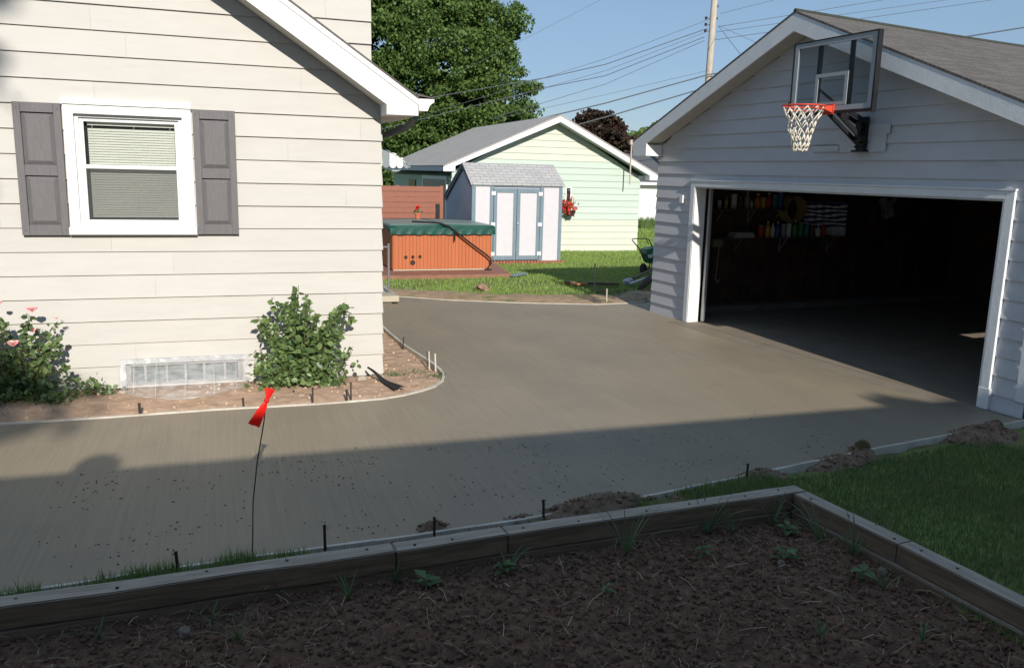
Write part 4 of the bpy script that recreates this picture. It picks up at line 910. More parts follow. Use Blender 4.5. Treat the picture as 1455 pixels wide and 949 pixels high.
tag(mb.build('dirt_verge', mat('verge_soil', (.42, .29, .19), (.29, .20, .125), .95, 7, 10, bump=1, bscale=40, stain=(.15, .17, .05), stscale=3, stthr=.52), smooth=True), 'bare soil verge beyond the driveway', kind='structure')
# near lawn right of the raised bed
def nearl(X, Y):
    e = near_edge_y(np.clip(X, -10, 7.34)) - .04; right = (X > 3.88 - (Y - 4.74) * 0.0) & True
    tim = (X < 3.80 + (Y - 4.7) * .03 + .02) 
    return (Y < e - .10 - .10 * np.abs(fbm(X, Y, .9, 12))) & ~tim & ~((X > 6.55) & (Y > 5.3) & (fbm(X, Y, 1.2, 14) > -.5))
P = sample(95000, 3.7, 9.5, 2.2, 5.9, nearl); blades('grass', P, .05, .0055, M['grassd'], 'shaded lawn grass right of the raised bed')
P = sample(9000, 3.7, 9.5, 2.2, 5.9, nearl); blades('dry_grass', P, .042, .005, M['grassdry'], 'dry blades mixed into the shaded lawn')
P = sample(5000, 7.45, 10, 4.5, 6.1, lambda X, Y: X > 7.5); blades('grass', P, .04, .006, M['grassdry'], 'sparse grass at the garage corner')
def verge(X, Y):
    e = near_edge_y(X) - .05; tz = np.interp(X, [-1.2, 3.8], [4.50, 4.78]) ; f_ = fbm(X, Y, .8, 31)
    m1 = (X < .40) & (f_ > -.6); m2 = (X > 2.6) & (X < 3.9) & (f_ > -.4); return (Y < e) & (Y > tz - .05) & (m1 | m2 | (f_ > .55))
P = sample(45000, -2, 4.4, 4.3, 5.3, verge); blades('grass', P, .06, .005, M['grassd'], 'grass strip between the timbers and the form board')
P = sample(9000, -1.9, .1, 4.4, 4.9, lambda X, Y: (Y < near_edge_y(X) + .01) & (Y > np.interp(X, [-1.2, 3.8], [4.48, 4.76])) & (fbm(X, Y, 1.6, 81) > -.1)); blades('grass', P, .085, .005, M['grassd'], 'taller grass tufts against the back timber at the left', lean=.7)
P = sample(3500, 0.2, 4.4, 4.4, 5.3, lambda X, Y: (Y < near_edge_y(X) - .04)); blades('dry_grass', P, .03, .004, M['grassdry'], 'dry grass bits along the near form board')

# ------------------------------------------------------------------ flower bed soil
def bed_h(X, Y):
    h = -.012 + .03 * np.exp(-((Y - 8.75) / .35) ** 2) + .022 * fbm(X, Y, .9, 41) + .010 * fbm(X, Y, 3.2, 42) + .006 * fbm(X, Y, 9, 43, 3)
    # dips near the form board
    ed = np.minimum(np.abs(Y - 8.08), 9) ; h = h - .03 * np.exp(-(ed / .12) ** 2) - np.where(X > 1.7, .03, 0)
    return h
xs3 = np.arange(-4.6, 2.36, .025); ys3 = np.arange(8.02, 12.6, .025)
Xb, Yb = np.meshgrid(xs3, ys3); Zb = bed_h(Xb, Yb); pc = np.array(CURVE)
ins = npoly(Xb, Yb, CURVE + [(-10, 9.175), (1.632, 9.175), (1.632, 12.4)])
nx = len(xs3); idx = np.arange(Xb.size).reshape(Xb.shape); q = ins[:-1, :-1] & ins[1:, :-1] & ins[:-1, 1:] & ins[1:, 1:]
F = np.stack([idx[:-1, :-1][q], idx[:-1, 1:][q], idx[1:, 1:][q], idx[1:, :-1][q]], 1)
me = bpy.data.meshes.new('flower_bed'); me.from_pydata(np.stack([Xb, Yb, Zb], -1).reshape(-1, 3).tolist(), [], F.tolist()); me.materials.append(M['soil']); me.polygons.foreach_set('use_smooth', [True] * len(F))
bmx = bmesh.new(); bmx.from_mesh(me); bmesh.ops.delete(bmx, geom=[v for v in bmx.verts if not v.link_faces], context='VERTS'); bmx.to_mesh(me); bmx.free()
o = bpy.data.objects.new('flower_bed', me); COL.objects.link(o); tag(o, 'bare soil flower bed along the house', kind='structure')
ico = bmesh.new(); bmesh.ops.create_icosphere(ico, subdivisions=2, radius=1); ico.verts.index_update()
IV = np.array([v.co[:] for v in ico.verts]); IF = [[v.index for v in f.verts] for f in ico.faces]; ico.free()
IV = IV * (1 + .22 * np.array([noise.noise(Vector(v) * 1.7) for v in IV]))[:, None]
ico = bmesh.new(); bmesh.ops.create_icosphere(ico, subdivisions=1, radius=1); ico.verts.index_update(); JV = np.array([v.co[:] for v in ico.verts]); JF = [[v.index for v in f.verts] for f in ico.faces]; ico.free()
def clods(name, P, s0, s1, m, label, pw=2.5):
    N = len(P); sz = s0 + (s1 - s0) * rng.random(N) ** pw; sc3 = sz[:, None] * rng.uniform(.6, 1.2, (N, 3)); sc3[:, 2] *= .75
    return tag(scatter_mesh(name, JV, JF, m, rand_rots(N, sc3), P, jitter=.16), label, kind='stuff')
n_ = 2600; X = rng.uniform(-3, 2.3, n_); Y = rng.uniform(8.06, 11.5, n_); k = npoly(X, Y, CURVE + [(-10, 9.1), (1.7, 9.1), (1.7, 12.4)]); X, Y = X[k], Y[k]
clods('soil_crumbs', np.stack([X, Y, bed_h(X, Y)], 1), .004, .028, mat('pale_crumb', (.55, .40, .29), (.38, .26, .175), .95, 20, island=.3), 'small soil crumbs scattered over the flower bed', 4)
def stone(x, y, r, label):
    t = MB(); bm = bmesh.new(); bmesh.ops.create_icosphere(bm, subdivisions=3, radius=r)
    for v in bm.verts: v.co *= 1 + .3 * noise.noise(v.co * (1.6 / r) + Vector((x * 7, y * 3, 0))); v.co.z *= .6
    t.addbm(bm); return tag(t.build('stone', mat('pale_stone', (.42, .36, .29), (.32, .27, .21), .9, 12, bump=.5), loc=(x, y, float(bed_h(np.array([x]), np.array([y]))[0]) + r * .2)), label, 'stone', 'stones in the flower bed')
stone(.32, 9.02, .055, 'pale rounded stone beside the window well cover'); stone(.44, 9.06, .04, 'smaller pale stone near the foot of the right rose bush'); stone(1.36, 8.92, .06, 'pale flat stone by the black drain sleeve')
stone(-1.02, 8.95, .04, 'small stone left of the window well cover')

# ------------------------------------------------------------------ stakes and sticks
def stake(x, y, h, w, m, label, z=-.05, tilt=(0, 0)):
    o = MB(); o.beam((0, 0, z), (tilt[0], tilt[1], h), w, w * .6, up=(0, 1, 0)); o.beam((tilt[0], tilt[1], h - .004), (tilt[0] * 1.01, tilt[1], h + .006), w * 1.2, w * .9, up=(0, 1, 0))
    return tag(o.build('form_stake', m, loc=(x, y, 0)), label, 'stake', 'stakes holding the form boards')
for a in [(-.79, 8.12, .10, .03, 'dmetal', 'dark stake in the flower bed left of centre, in front of the window well cover'), (.12, 8.16, .08, .025, 'dmetal', 'dark stake in the bed just left of the red flag'),
          (.76, 8.13, .15, .022, 'dmetal', 'rusty stake at the bed edge below the right rose bush'), (1.10, 8.15, .10, .025, 'dmetal', 'short stake pair piece right of the rose bush'), (1.14, 8.18, .17, .02, 'dmetal', 'taller thin rusty stake right of the rose bush'),
          (.505, 4.80, .165, .022, 'dmetal', 'tallest dark stake at the near driveway edge behind the timbers'), (-.314, 4.75, .125, .022, 'dmetal', 'dark stake at the near driveway edge left of the flag wire'), (1.19, 4.86, .11, .02, 'dmetal', 'dark stake tip behind the small clod'),
          (1.95, 4.90, .13, .02, 'dmetal', 'dark stake tip behind the long dirt mound'), (3.72, 5.18, .12, .02, 'dmetal', 'dark stake behind the mound near the timber corner'),
          (2.24, 9.44, .17, .018, 'form', 'left pale stake at the curved form board'), (2.28, 9.30, .17, .022, 'form', 'right pale stake at the curved form board'), (2.22, 9.47, .16, .012, 'dmetal', 'thin dark pin beside the pale stakes'), (2.16, 10.6, .12, .02, 'dmetal', 'dark stake near the top of the curved form board'),
          (7.06, 15.4, .50, .03, 'polewood', 'tall thin wooden stake standing in the far lawn'), (6.494, 13.62, .25, .03, 'polewood', 'short wooden stake at the far driveway edge')]:
    stake(a[0], a[1], a[2], a[3] * .75, M[a[4]], a[5], tilt=(random.uniform(-.01, .01), 0))
fl = thing('marker_flag', 'red ribbon tied to a thin wire stake in front of the driveway', 'marker flag', (.08, 4.78, -.06))
s = MB(); s.tube([(0, 0, 0), (.012, .01, .2), (.02, 0, .42), (.05, .0, .66), (.095, 0, .90), (.118, 0, 1.08)], .0035, 6); s.build('wire', M['dmetal'], fl)
s = MB()
def ribbon(s, pts, wd, th=.003):
    PP = [Vector(p) for p in pts]; NN = []
    for i in range(len(PP)):
        d = (PP[min(i + 1, len(PP) - 1)] - PP[max(i - 1, 0)]).normalized(); NN.append(Vector((-d.z, .18, d.x)).normalized())
    rows_ = [[p - n_ * w_ / 2, p - n_ * w_ / 5 + Vector((0, -.010, 0)), p + n_ * w_ / 5 + Vector((0, .004, 0)), p + n_ * w_ / 2 + Vector((0, -.006, 0))] for p, n_, w_ in zip(PP, NN, wd)]
    s.add([v for r_ in rows_ for v in r_], [(i * 4 + j, i * 4 + j + 1, (i + 1) * 4 + j + 1, (i + 1) * 4 + j) for i in range(len(rows_) - 1) for j in range(3)])
    for (a, wa), (b_, wb) in []:
        a = Vector(a); b_ = Vector(b_); d = (b_ - a).normalized(); nrm = Vector((-d.z, .25 * math.sin(a.z * 60), d.x)).normalized()
        A = [a - nrm * wa / 2, a + Vector((0, -.012, 0)), a + nrm * wa / 2]; B = [b_ - nrm * wb / 2, b_ + Vector((0, -.012, 0)), b_ + nrm * wb / 2]
        s.add([A[0], A[1], A[2], B[2], B[1], B[0]], [(0, 1, 4, 5), (1, 2, 3, 4)])
ribbon(s, [(.105, -.01, .965), (.09, -.015, .935), (.07, -.012, .90), (.05, -.012, .862), (.03, -.01, .825)], [.010, .036, .050, .060, .070]); ribbon(s, [(.105, -.01, .965), (.114, -.012, .99), (.12, -.01, 1.012), (.124, -.01, 1.035)], [.012, .03, .045, .060])
s.lathe((.105, -.008, .952), [(.008, 0), (.015, .01), (.013, .022), (.004, .03)], 8)
s.v = [(x + .008, y, z + .062) for x, y, z in s.v]; s.build('ribbon', M['red'], fl, smooth=True)
# black drain sleeve by the corner
s = MB(); V = []; n1 = 14
for i in range(n1 + 1):
    t = i / n1; cx = 1.44 + .24 * t ** 1.0; cy = 8.99 - .62 * t; w = .015 + .055 * t; zc = .10 * (1 - t) ** 1.5 + .022
    for a in range(5):
        u = -1 + a * .5; V.append((cx + u * w * (.6 + .4 * t), cy + u * w * .5, zc + .018 * (1 - u * u) + .01 * math.sin(t * 9)))
s.add(V, [(i * 5 + a, i * 5 + a + 1, (i + 1) * 5 + a + 1, (i + 1) * 5 + a) for i in range(n1) for a in range(4)])
tag(s.build('drain_sleeve', M['rubber'], smooth=True), 'black flat drain sleeve lying on the soil at the house corner', 'drain sleeve')

# ------------------------------------------------------------------ raised bed
zT = .12
def tim(name, p, q, w, z0, z1, label, top=True):
    """timber from p to q (outer edge), width w toward the bed (right side of p->q)"""
    p = Vector((p[0], p[1], 0)); q = Vector((q[0], q[1], 0)); d = (q - p); Ln = d.length; ang = math.atan2(d.y, d.x)
    bm = bmesh.new(); bmesh.ops.create_cube(bm, size=1)
    for v in bm.verts: v.co = Vector(((v.co.x + .5) * Ln, (v.co.y - .5) * w, z0 + (v.co.z + .5) * (z1 - z0)))
    bmesh.ops.bevel(bm, geom=bm.edges[:], offset=.006, segments=2, affect='EDGES')
    cuts = bmesh.ops.bisect_plane
    for k in range(1, int(Ln / .08)): bmesh.ops.bisect_plane(bm, geom=bm.verts[:] + bm.edges[:] + bm.faces[:], plane_co=(k * .08, 0, 0), plane_no=(1, 0, 0))
    for v in bm.verts:
        v.co.z += .006 * noise.noise(Vector((v.co.x * 2 + p.x * 5, v.co.y * 9, z0 * 9))) ; v.co.y += .004 * noise.noise(Vector((v.co.x * 3, v.co.z * 9, p.y * 3)))
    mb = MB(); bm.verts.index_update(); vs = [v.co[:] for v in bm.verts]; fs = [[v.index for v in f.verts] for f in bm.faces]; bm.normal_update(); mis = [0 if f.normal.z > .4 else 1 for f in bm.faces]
    mb.v = vs; mb.f = [tuple(f) for f in fs]; mb.m = mis; bm.free()
    t = thing('garden_timber', label, 'timber', p, ang, 'timbers framing the raised bed')
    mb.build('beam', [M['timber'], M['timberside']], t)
    if top:
        rr = random.Random(int(p.x * 100)); xk = .12
        while xk < Ln - .05:
            s = MB(); s.lathe((xk, -w * rr.uniform(.3, .7), z1 - .004), [(.009, 0), (.009, .007), (.003, .0075)], 8); s.build('spike_head', M['dmetal'], t); xk += rr.uniform(.22, .5)
    return t
# outer edge line of back run and right run (world, at z=.12)
A0 = gnd(0, 846, zT); B0_ = gnd(556, 770, zT); C0_ = gnd(712, 747.5, zT); D0_ = gnd(1129, 688.5, zT); E0_ = gnd(1297, 768, zT); F0_ = gnd(1455, 848, zT)
dirL = (A0 - D0_).normalized(); Lft = A0 + dirL * 2.0
w1 = .125; hT = .125
def off(p, q): pass
e = .004
dn = (B0_ - Lft).normalized()
tim('garden_timber', Lft, B0_ - dn * e, w1, zT - hT, zT, 'long weathered timber at the left of the back run')
tim('garden_timber', B0_, C0_ - dn * e, w1, zT - hT, zT, 'short timber in the middle of the back run between two joints')
tim('garden_timber', C0_, D0_, w1, zT - hT, zT, 'weathered timber of the back run ending at the bed corner')
dr = (F0_ - D0_).normalized(); Rt = F0_ + dr * 1.8; nr = Vector((dr.y, -dr.x, 0))
Ds = D0_ + dr * (w1 + .003)
tim('garden_timber', Ds + Vector((0, 0, 0)), E0_ - dr * e, w1, zT - hT, zT - .001, 'timber of the right run nearest the bed corner')
tim('garden_timber', E0_ , Rt, w1, zT - hT, zT, 'timber of the right run leaving the lower right of the view')
off_in = Vector((dn.y, -dn.x, 0)) * .012
tim('garden_timber', Lft + off_in, D0_ + off_in - dn * .15, w1 - .01, zT - 2 * hT - .01, zT - hT - .006, 'dark lower timber under the back run, half buried', top=False)
tim('garden_timber', Ds + nr * .012, Rt + nr * .012, w1 - .01, zT - 2 * hT - .01, zT - hT - .006, 'dark lower timber under the right run, half buried', top=False)
# soil in the bed
zS = -.055
def gs_h(X, Y):
    h = zS + .018 * fbm(X, Y, .5, 51) + .014 * fbm(X, Y, 1.7, 52) + .012 * fbm(X, Y, 5, 53) + .008 * np.abs(fbm(X, Y, 13, 54, 3)) * 1.2
    return h
inner = [(Lft.x, Lft.y - w1 * .6), (D0_.x - .05, D0_.y - w1 * .6), (D0_.x + dr.x * .1 + nr.x * w1 * .5, D0_.y + dr.y * .1 + nr.y * w1 * .5), (Rt.x + nr.x * w1 * .5, Rt.y + nr.y * w1 * .5), (Rt.x, .5), (Lft.x, .5)]
xs4 = np.arange(-2.6, 4.3, .0125); ys4 = np.arange(2.3, 4.85, .0125)
Xb, Yb = np.meshgrid(xs4, ys4)
H1 = gs_h(Xb, Yb)
# clumpy ridged detail from mathutils noise (coarse cells upsampled)
Hn = np.array([[noise.noise(Vector((x * 22, y * 22, 3))) + .6 * noise.noise(Vector((x * 55, y * 55, 9))) for x in xs4] for y in ys4])
Hr = np.array([[1 - abs(noise.noise(Vector((x * 9, y * 9, 21)))) * 2.2 for x in xs4] for y in ys4])
Zb = H1 + .009 * Hn + .014 * Hr * np.abs(Hn) - .008
ins = npoly(Xb, Yb, inner); idx = np.arange(Xb.size).reshape(Xb.shape); q = ins[:-1, :-1] & ins[1:, :-1] & ins[:-1, 1:] & ins[1:, 1:]
F = np.stack([idx[:-1, :-1][q], idx[:-1, 1:][q], idx[1:, 1:][q], idx[1:, :-1][q]], 1)
me = bpy.data.meshes.new('garden_soil'); me.from_pydata(np.stack([Xb, Yb, Zb], -1).reshape(-1, 3).tolist(), [], F.tolist()); me.materials.append(M['gsoil']); me.polygons.foreach_set('use_smooth', [True] * len(F))
bmx = bmesh.new(); bmx.from_mesh(me); bmesh.ops.delete(bmx, geom=[v for v in bmx.verts if not v.link_faces], context='VERTS'); bmx.to_mesh(me); bmx.free()
o = bpy.data.objects.new('garden_soil', me); COL.objects.link(o); tag(o, 'dark tilled soil of the raised bed', kind='structure')
def in_bed(n, y0=2.5): 
    X = rng.uniform(-2.2, 4.1, n); Y = rng.uniform(y0, 4.7, n); k = npoly(X, Y, inner); X, Y = X[k], Y[k]; return np.stack([X, Y, gs_h(X, Y)], 1)
clods('soil_clods', in_bed(36000), .0022, .021, M['clod'], 'clods of tilled soil all over the raised bed', 4.5)
# straw bits
STR = [(-.5, -.5, 0), (-.5, .5, 0), (0, .5, .5), (0, -.5, .5), (.5, .5, -.1), (.5, -.5, -.1)]; STRF = [(0, 1, 2, 3), (3, 2, 4, 5)]
P = in_bed(3800); P[:, 2] += .016; N = len(P); scl = np.stack([rng.uniform(.02, .09, N), rng.uniform(.0012, .003, N), rng.uniform(.004, .022, N)], 1)
tag(scatter_mesh('straw', STR, STRF, M['straw'], rand_rots(N, scl, .25), P), 'bits of dry straw strewn on the dark soil', kind='stuff')
P = in_bed(330); P[:, 2] += .022; N = len(P); scl = np.stack([rng.uniform(.06, .16, N), rng.uniform(.002, .0035, N), rng.uniform(.01, .04, N)], 1)
tag(scatter_mesh('long_straw', STR, STRF, mat('pale_straw', (.55, .45, .28), (.40, .32, .2), .8, island=.3), rand_rots(N, scl, .18), P), 'longer pale straw stalks lying on the dark soil', kind='stuff')
X = rng.uniform(.4, 4.0, 2600); Y = rng.uniform(4.5, 5.3, 2600); k = (Y < near_edge_y(X) - .04) & (Y > np.interp(X, [-1.2, 3.8], [4.50, 4.80])) & (fbm(X, Y, .9, 71) > -.35); P = np.stack([X[k], Y[k], np.full(k.sum(), .004)], 1)
clods('verge_crumbs', P, .003, .022, M['mound'], 'loose soil crumbs between the timbers and the form board', 3.5)
# weeds
def weed(x, y, kind, sc_, label, z=None):
    z = float(gs_h(np.array([x]), np.array([y]))[0]) if z is None else z
    t = thing('grass_weed' if kind == 'g' else 'leafy_weed', label, 'weed', (x, y, z), random.uniform(0, 6), 'weeds sprouting in the raised bed')
    s = MB()
    if kind == 'g':
        for k in range(int(7 + 5 * sc_)):
            a = random.uniform(0, 6.28); L_ = random.uniform(.15, .34) * sc_; d = Vector((math.cos(a), math.sin(a), 0)); cv = random.uniform(.2, .98); w = .0042
            pv = None; sd = Vector((-d.y, d.x, 0)); n = 6; V = []
            for i in range(n + 1):
                u = i / n; p = d * (L_ * cv * u) + Vector((0, 0, L_ * (u - cv * .75 * u * u))); ww = w * (1 - u ** 2) + .0004; V += [p - sd * ww, p + sd * ww]
            s.add(V, [(2 * i, 2 * i + 1, 2 * i + 3, 2 * i + 2) for i in range(n)])
        s.build('blades', M['lweed'], t)
    else:
        for k in range(7):
            a = k * 2.4; L_ = random.uniform(.05, .10) * sc_; d = Vector((math.cos(a), math.sin(a), 0)); sd = Vector((-d.y, d.x, 0)); z0 = .01 + .008 * k
            V = [Vector((0, 0, z0)), d * L_ * .4 + sd * L_ * .28 + Vector((0, 0, z0 + .02)), d * L_ + Vector((0, 0, z0 + .012)), d * L_ * .4 - sd * L_ * .28 + Vector((0, 0, z0 + .02))]
            s.add(V, [(0, 1, 2, 3)])
        s.build('leaves', M['lweed'], t)
        s = MB(); s.tube([(0, 0, -.01), (0, 0, .06)], .002, 5); s.build('stalk', M['stem'], t)
WD = [(705, 855, 'g', 1.0, 'arching grass weed against the back timber, left of centre'), (370, 862, 'g', .8, 'small upright grass weed near the left timber')]
zz = -.05
for px, py, kd, sc_, lb in [(260, 858, 'g', .9, 'arching grass tuft against the back timber at the left'), (140, 905, 'g', .7, 'upright grass shoot at the far left of the bed'), (400, 845, 'g', 1.0, 'loose grass tuft by the back timber above the straw patch'),
                        (560, 826, 'g', .8, 'thin grass shoots below the left timber joint'), (605, 835, 'l', 1.2, 'flat leafy weed below the left timber joint'), (722, 812, 'g', .9, 'grass shoots beside the second timber joint'), (716, 815, 'l', 1.0, 'small leafy weed beside the second timber joint'),
                        (890, 790, 'g', 1.5, 'largest bushy grass weed against the back timber'), (1005, 756, 'g', 1.4, 'tall grass weed near the back run close to the corner'), (1040, 758, 'g', .9, 'smaller grass weed left of the bed corner'),
                        (1098, 745, 'g', 1.1, 'upright grass weed just left of the bed corner'), (1118, 757, 'l', 1.5, 'broad leafy weed in the bed corner'), (1165, 768, 'g', 1.4, 'sprawling grass weed right of the bed corner'), (1212, 790, 'g', 1.6, 'tall arching grass weed against the right timber'),
                        (1115, 795, 'l', 1.1, 'small bright seedling in front of the corner weeds'), (1225, 825, 'l', 1.3, 'leafy weed by the stones near the right timber'), (1255, 840, 'g', .8, 'low grass weed near the right timber joint'), (1310, 915, 'g', .6, 'small grass shoot near the lower right'),
                        (130, 858 + 10, 'l', .9, 'small leafy weed at the left under the timber'), (495, 850, 'g', .7, 'low grass weed in the soil left of centre'), (1000, 790, 'l', .8, 'tiny seedling in the middle right of the soil'), (860, 850, 'l', .7, 'tiny seedling in the middle of the soil'),
                        (340, 912, 'g', .8, 'flattened grass weed in the lower left soil'), (300, 880, 'g', .7, 'thin grass weed above the flattened one'), (1165, 905, 'g', .7, 'short grass shoot in the lower right soil')]:
    p = gnd(px, py, zz); weed(p.x, p.y, kd, sc_, lb)
for k, (px, py, r, lb) in enumerate([(1254, 812, .028, 'pale stone beside the right timber'), (262, 898, .03, 'flat grey stone in the lower left soil'), (1110, 800, .022, 'small dark stone below the corner weeds')]):
    p = gnd(px, py, -.04); bm = bmesh.new(); bmesh.ops.create_icosphere(bm, subdivisions=3, radius=r)
    for v in bm.verts: v.co *= 1 + .3 * noise.noise(v.co * (1.6 / r) + Vector((k * 7, 3, 0)))
    t = MB(); t.addbm(bm); tag(t.build('stone', mat('grey_stone', (.26, .20, .155), (.18, .14, .11), .9, 30, bump=.5), loc=p), lb, 'stone', 'stones in the raised bed')

# dirt mounds near the form board
def mound(px, py, rx, ry, h, label, tuft=False, n=120):
    c = gnd(px, py, -.04); h *= 1.35; mb = MB(); nx = 70; V = []; sd = px * .01
    for j in range(nx + 1):
        for i in range(nx + 1):
            u, v = i / nx * 2 - 1, j / nx * 2 - 1; r = math.sqrt(u * u + v * v) + .22 * noise.noise(Vector((u * 1.6, v * 1.6, sd)))
            z = h * max(0, 1 - r * r) ** 1.1; z += (.35 * h + .012) * noise.noise(Vector((u * 3 + sd, v * 3, 1))) * max(0, 1 - r) + .014 * noise.noise(Vector((u * rx * 40, v * ry * 40, sd))) * (r < 1) + .010 * noise.noise(Vector((u * rx * 90, v * ry * 90, sd))) * (r < 1)
            V.append((u * rx, v * ry, z - .012 if r < 1 else -.03))
    mb.add(V, [(j * (nx + 1) + i, j * (nx + 1) + i + 1, (j + 1) * (nx + 1) + i + 1, (j + 1) * (nx + 1) + i) for i in range(nx) for j in range(nx)])
    t = thing('dirt_mound', label, 'dirt mound', c, .1, 'dirt mounds beside the driveway')
    mb.build('soil', M['mound'], t, smooth=True)
    N = n; a = rng.uniform(0, 6.28, N); r = np.sqrt(rng.random(N)) * .95; P = np.stack([np.cos(a) * r * rx, np.sin(a) * r * ry, h * np.clip(1 - r * r, 0, 1) ** 1.1], 1)
    sz = .003 + .017 * rng.random(N) ** 4; s3 = sz[:, None] * rng.uniform(.6, 1.2, (N, 3)); scatter_mesh('crumbs', JV, JF, M['mound'], rand_rots(N, s3), P, t, jitter=.15)['kind'] = 'stuff'
    if tuft:
        N = 500; a = rng.uniform(0, 6.28, N); r = np.sqrt(rng.random(N)) * .45; P = np.stack([np.cos(a) * r * rx, np.sin(a) * r * ry - .1 * ry, h * np.clip(1 - r * r, 0, 1) ** 1.1 - .005], 1)
        blades('sod_grass', P, .035, .004, M['grassdry'] if tuft == 2 else M['lweed'], None, parent=t)['kind'] = 'stuff'
mound(615, 757, .17, .085, .06, 'small clod of reddish soil against the back timber', n=90); mound(850, 727, .55, .17, .095, 'long reddish dirt mound behind the middle of the back timber', n=400)
mound(1078, 683, .30, .12, .07, 'reddish dirt mound behind the timber corner', n=200); mound(1192, 660, .34, .15, .06, 'wide low dirt pile around the sod lump', n=260); mound(1222, 650,   .15, .12, .10, 'tall sod lump with dry grass at the lawn edge', 2, n=120)
mound(1392, 622, .50, .22, .09, 'broad dirt pile on the lawn near the garage corner', n=350); mound(1410, 618, .17, .12, .11, 'dark rounded sod lump near the garage corner', n=100); mound(735, 742, .2, .07, .04, 'thin smear of soil left of the long mound', n=140)
mound(500, 594 + 192, .10, .05, .02, 'small patch of crumbs beside the tallest dark stake', n=60); mound(196, 822, .17, .05, .018, 'small grassy clod at the left behind the timber', 1, n=30)

# debris flecks on the driveway
n_ = 2300; X = rng.uniform(-1.2, 5.2, n_); Y = rng.uniform(4.95, 6.95, n_); k = npoly(X, Y, poly) & (Y < 6.65 + .1 * np.sin(X * 3)) & (fbm(X, Y, .8, 61) > rng.uniform(-.3, .9, n_)) & (Y > near_edge_y(X) + .08); X, Y = X[k], Y[k]; N = len(X)
scl = np.stack([rng.uniform(.004, .013, N) * rng.uniform(.5, 1.4, N), rng.uniform(.0025, .006, N), rng.uniform(.001, .003, N)], 1)
tag(scatter_mesh('debris_flecks', JV, JF, mat('dark_fleck', (.045, .04, .035), (.02, .018, .016), .9), rand_rots(N, scl, .12), np.stack([X, Y, np.full(N, .002)], 1)), 'dark flecks scattered on the shaded concrete', kind='stuff')

# ------------------------------------------------------------------ rose bushes
def petals(mbx, c, r, rings=3):
    c = Vector(c)
    for k in range(rings):
        rr = r * (1 - k * .27); tilt = .65 + k * .3; n = 6 - k
        for i in range(n):
            a = 2 * math.pi * (i + k * .5) / n; d = Vector((math.cos(a), math.sin(a), 0)); s_ = Vector((-d.y, d.x, 0)); up_ = Vector((0, 0, 1))
            base = c; out = c + d * rr * math.cos(tilt) + up_ * rr * 1.35 * math.sin(tilt); mid = c + d * rr * .75 * math.cos(tilt * .6) + up_ * rr * .62
            mbx.add([base, mid - s_ * rr * .5, out - s_ * rr * .33 + up_ * .0, out + up_ * rr * .08, out + s_ * rr * .33, mid + s_ * rr * .5], [(0, 1, 2, 3), (0, 3, 4, 5)])
    mbx.lathe(c + Vector((0, 0, r * .1)), [(r * .2, 0), (r * .26, r * .25), (r * .1, r * .5)], 7)
def bush(name, label, base, canes, nl, lsz, flowers, fm, cat='rose bush', spread=.042, under=0, urad=(.3, .1, .2), leafm=None):
    t = thing(name, label, cat, base)
    s = MB(); L = []
    for (tx, ty, tz) in canes:
        b0 = Vector((random.uniform(-.12, .12) + tx * .18, random.uniform(-.06, .06), -.03)); tip = Vector((tx, ty, tz)); midp = (b0 + tip) / 2 + Vector((tx * -.12, 0, tz * .08))
        pts = [b0, b0.lerp(midp, .5) + Vector((0, 0, .01)), midp, midp.lerp(tip, .5) + Vector((0, 0, .02)), tip]
        s.tube(pts, [.007, .006, .005, .004, .0025], 5)
        n = int(nl / len(canes) * (.5 + tz))
        for i in range(n):
            u = random.uniform(.12, 1.0) ** .8; q = u * 4; a = min(int(q), 3); p = pts[a].lerp(pts[a + 1], q - a); sp = min(.06, spread * (1.3 - .85 * u))
            L.append(p + Vector((random.uniform(-1.6, 1.6) * sp, random.uniform(-1.5, 1.5) * sp, random.uniform(-1.4, 1.4) * sp)))
    for i in range(under):
        L.append(Vector((random.gauss(0, urad[0]), random.gauss(-.02, urad[1]), abs(random.gauss(0, urad[2])) + .01)))
    s.build('stems', M['stem'], t)
    pts = np.array([tuple(p) for p in L]); pts[:, 2] = np.maximum(pts[:, 2], .01); pts[:, 1] = np.minimum(pts[:, 1], .26)
    leaves('foliage', pts, lsz, leafm or M['lrose'], t, flat=.75)
    for c, r in flowers:
        f_ = MB(); petals(f_, c, r); f_.build('bloom', fm, t)
    return t
random.seed(11)
bx, by = .70, 8.86
cn = [(at(px, py, by).x - bx, random.uniform(-.18, .1), at(px, py, by).z) for px, py in [(420, 415), (405, 430), (440, 425), (390, 428), (366, 452), (378, 450), (358, 500), (495, 432), (488, 438), (500, 452), (470, 450), (455, 470), (360, 520), (500, 500), (493, 520), (430, 440), (412, 460), (448, 455), (380, 480), (475, 475), (372, 540), (485, 535), (400, 500), (440, 500), (420, 480), (460, 510)]]
bush('rose_bush', 'leafy green rose bush without blooms right of the window well', (bx, by, 0), cn, 2100, .066, [], M['pink'], under=600, urad=(.22, .12, .17))
bx2 = -1.95
cn = [(at(px, py, by).x - bx2, random.uniform(-.18, .1), at(px, py, by).z) for px, py in [(47, 442), (50, 470), (80, 458), (86, 475), (22, 488), (5, 450), (10, 470), (75, 500), (95, 520), (60, 490), (30, 500), (100, 540), (40, 480), (-20, 450), (-40, 480), (-60, 440), (65, 520), (20, 520), (88, 500), (-10, 500), (80, 545), (45, 540)]]
fls = [((at(47, 441, by).x - bx2, -.05, at(47, 441, by).z - .01), .055), ((at(48, 468, by).x - bx2, -.06, at(48, 468, by).z - .02), .045), ((at(22, 487, by).x - bx2, -.09, at(22, 487, by).z - .02), .062), ((at(81, 453, by).x - bx2, -.03, at(81, 453, by).z), .022), ((at(0, 432, by).x - bx2, -.03, at(0, 432, by).z), .035)]
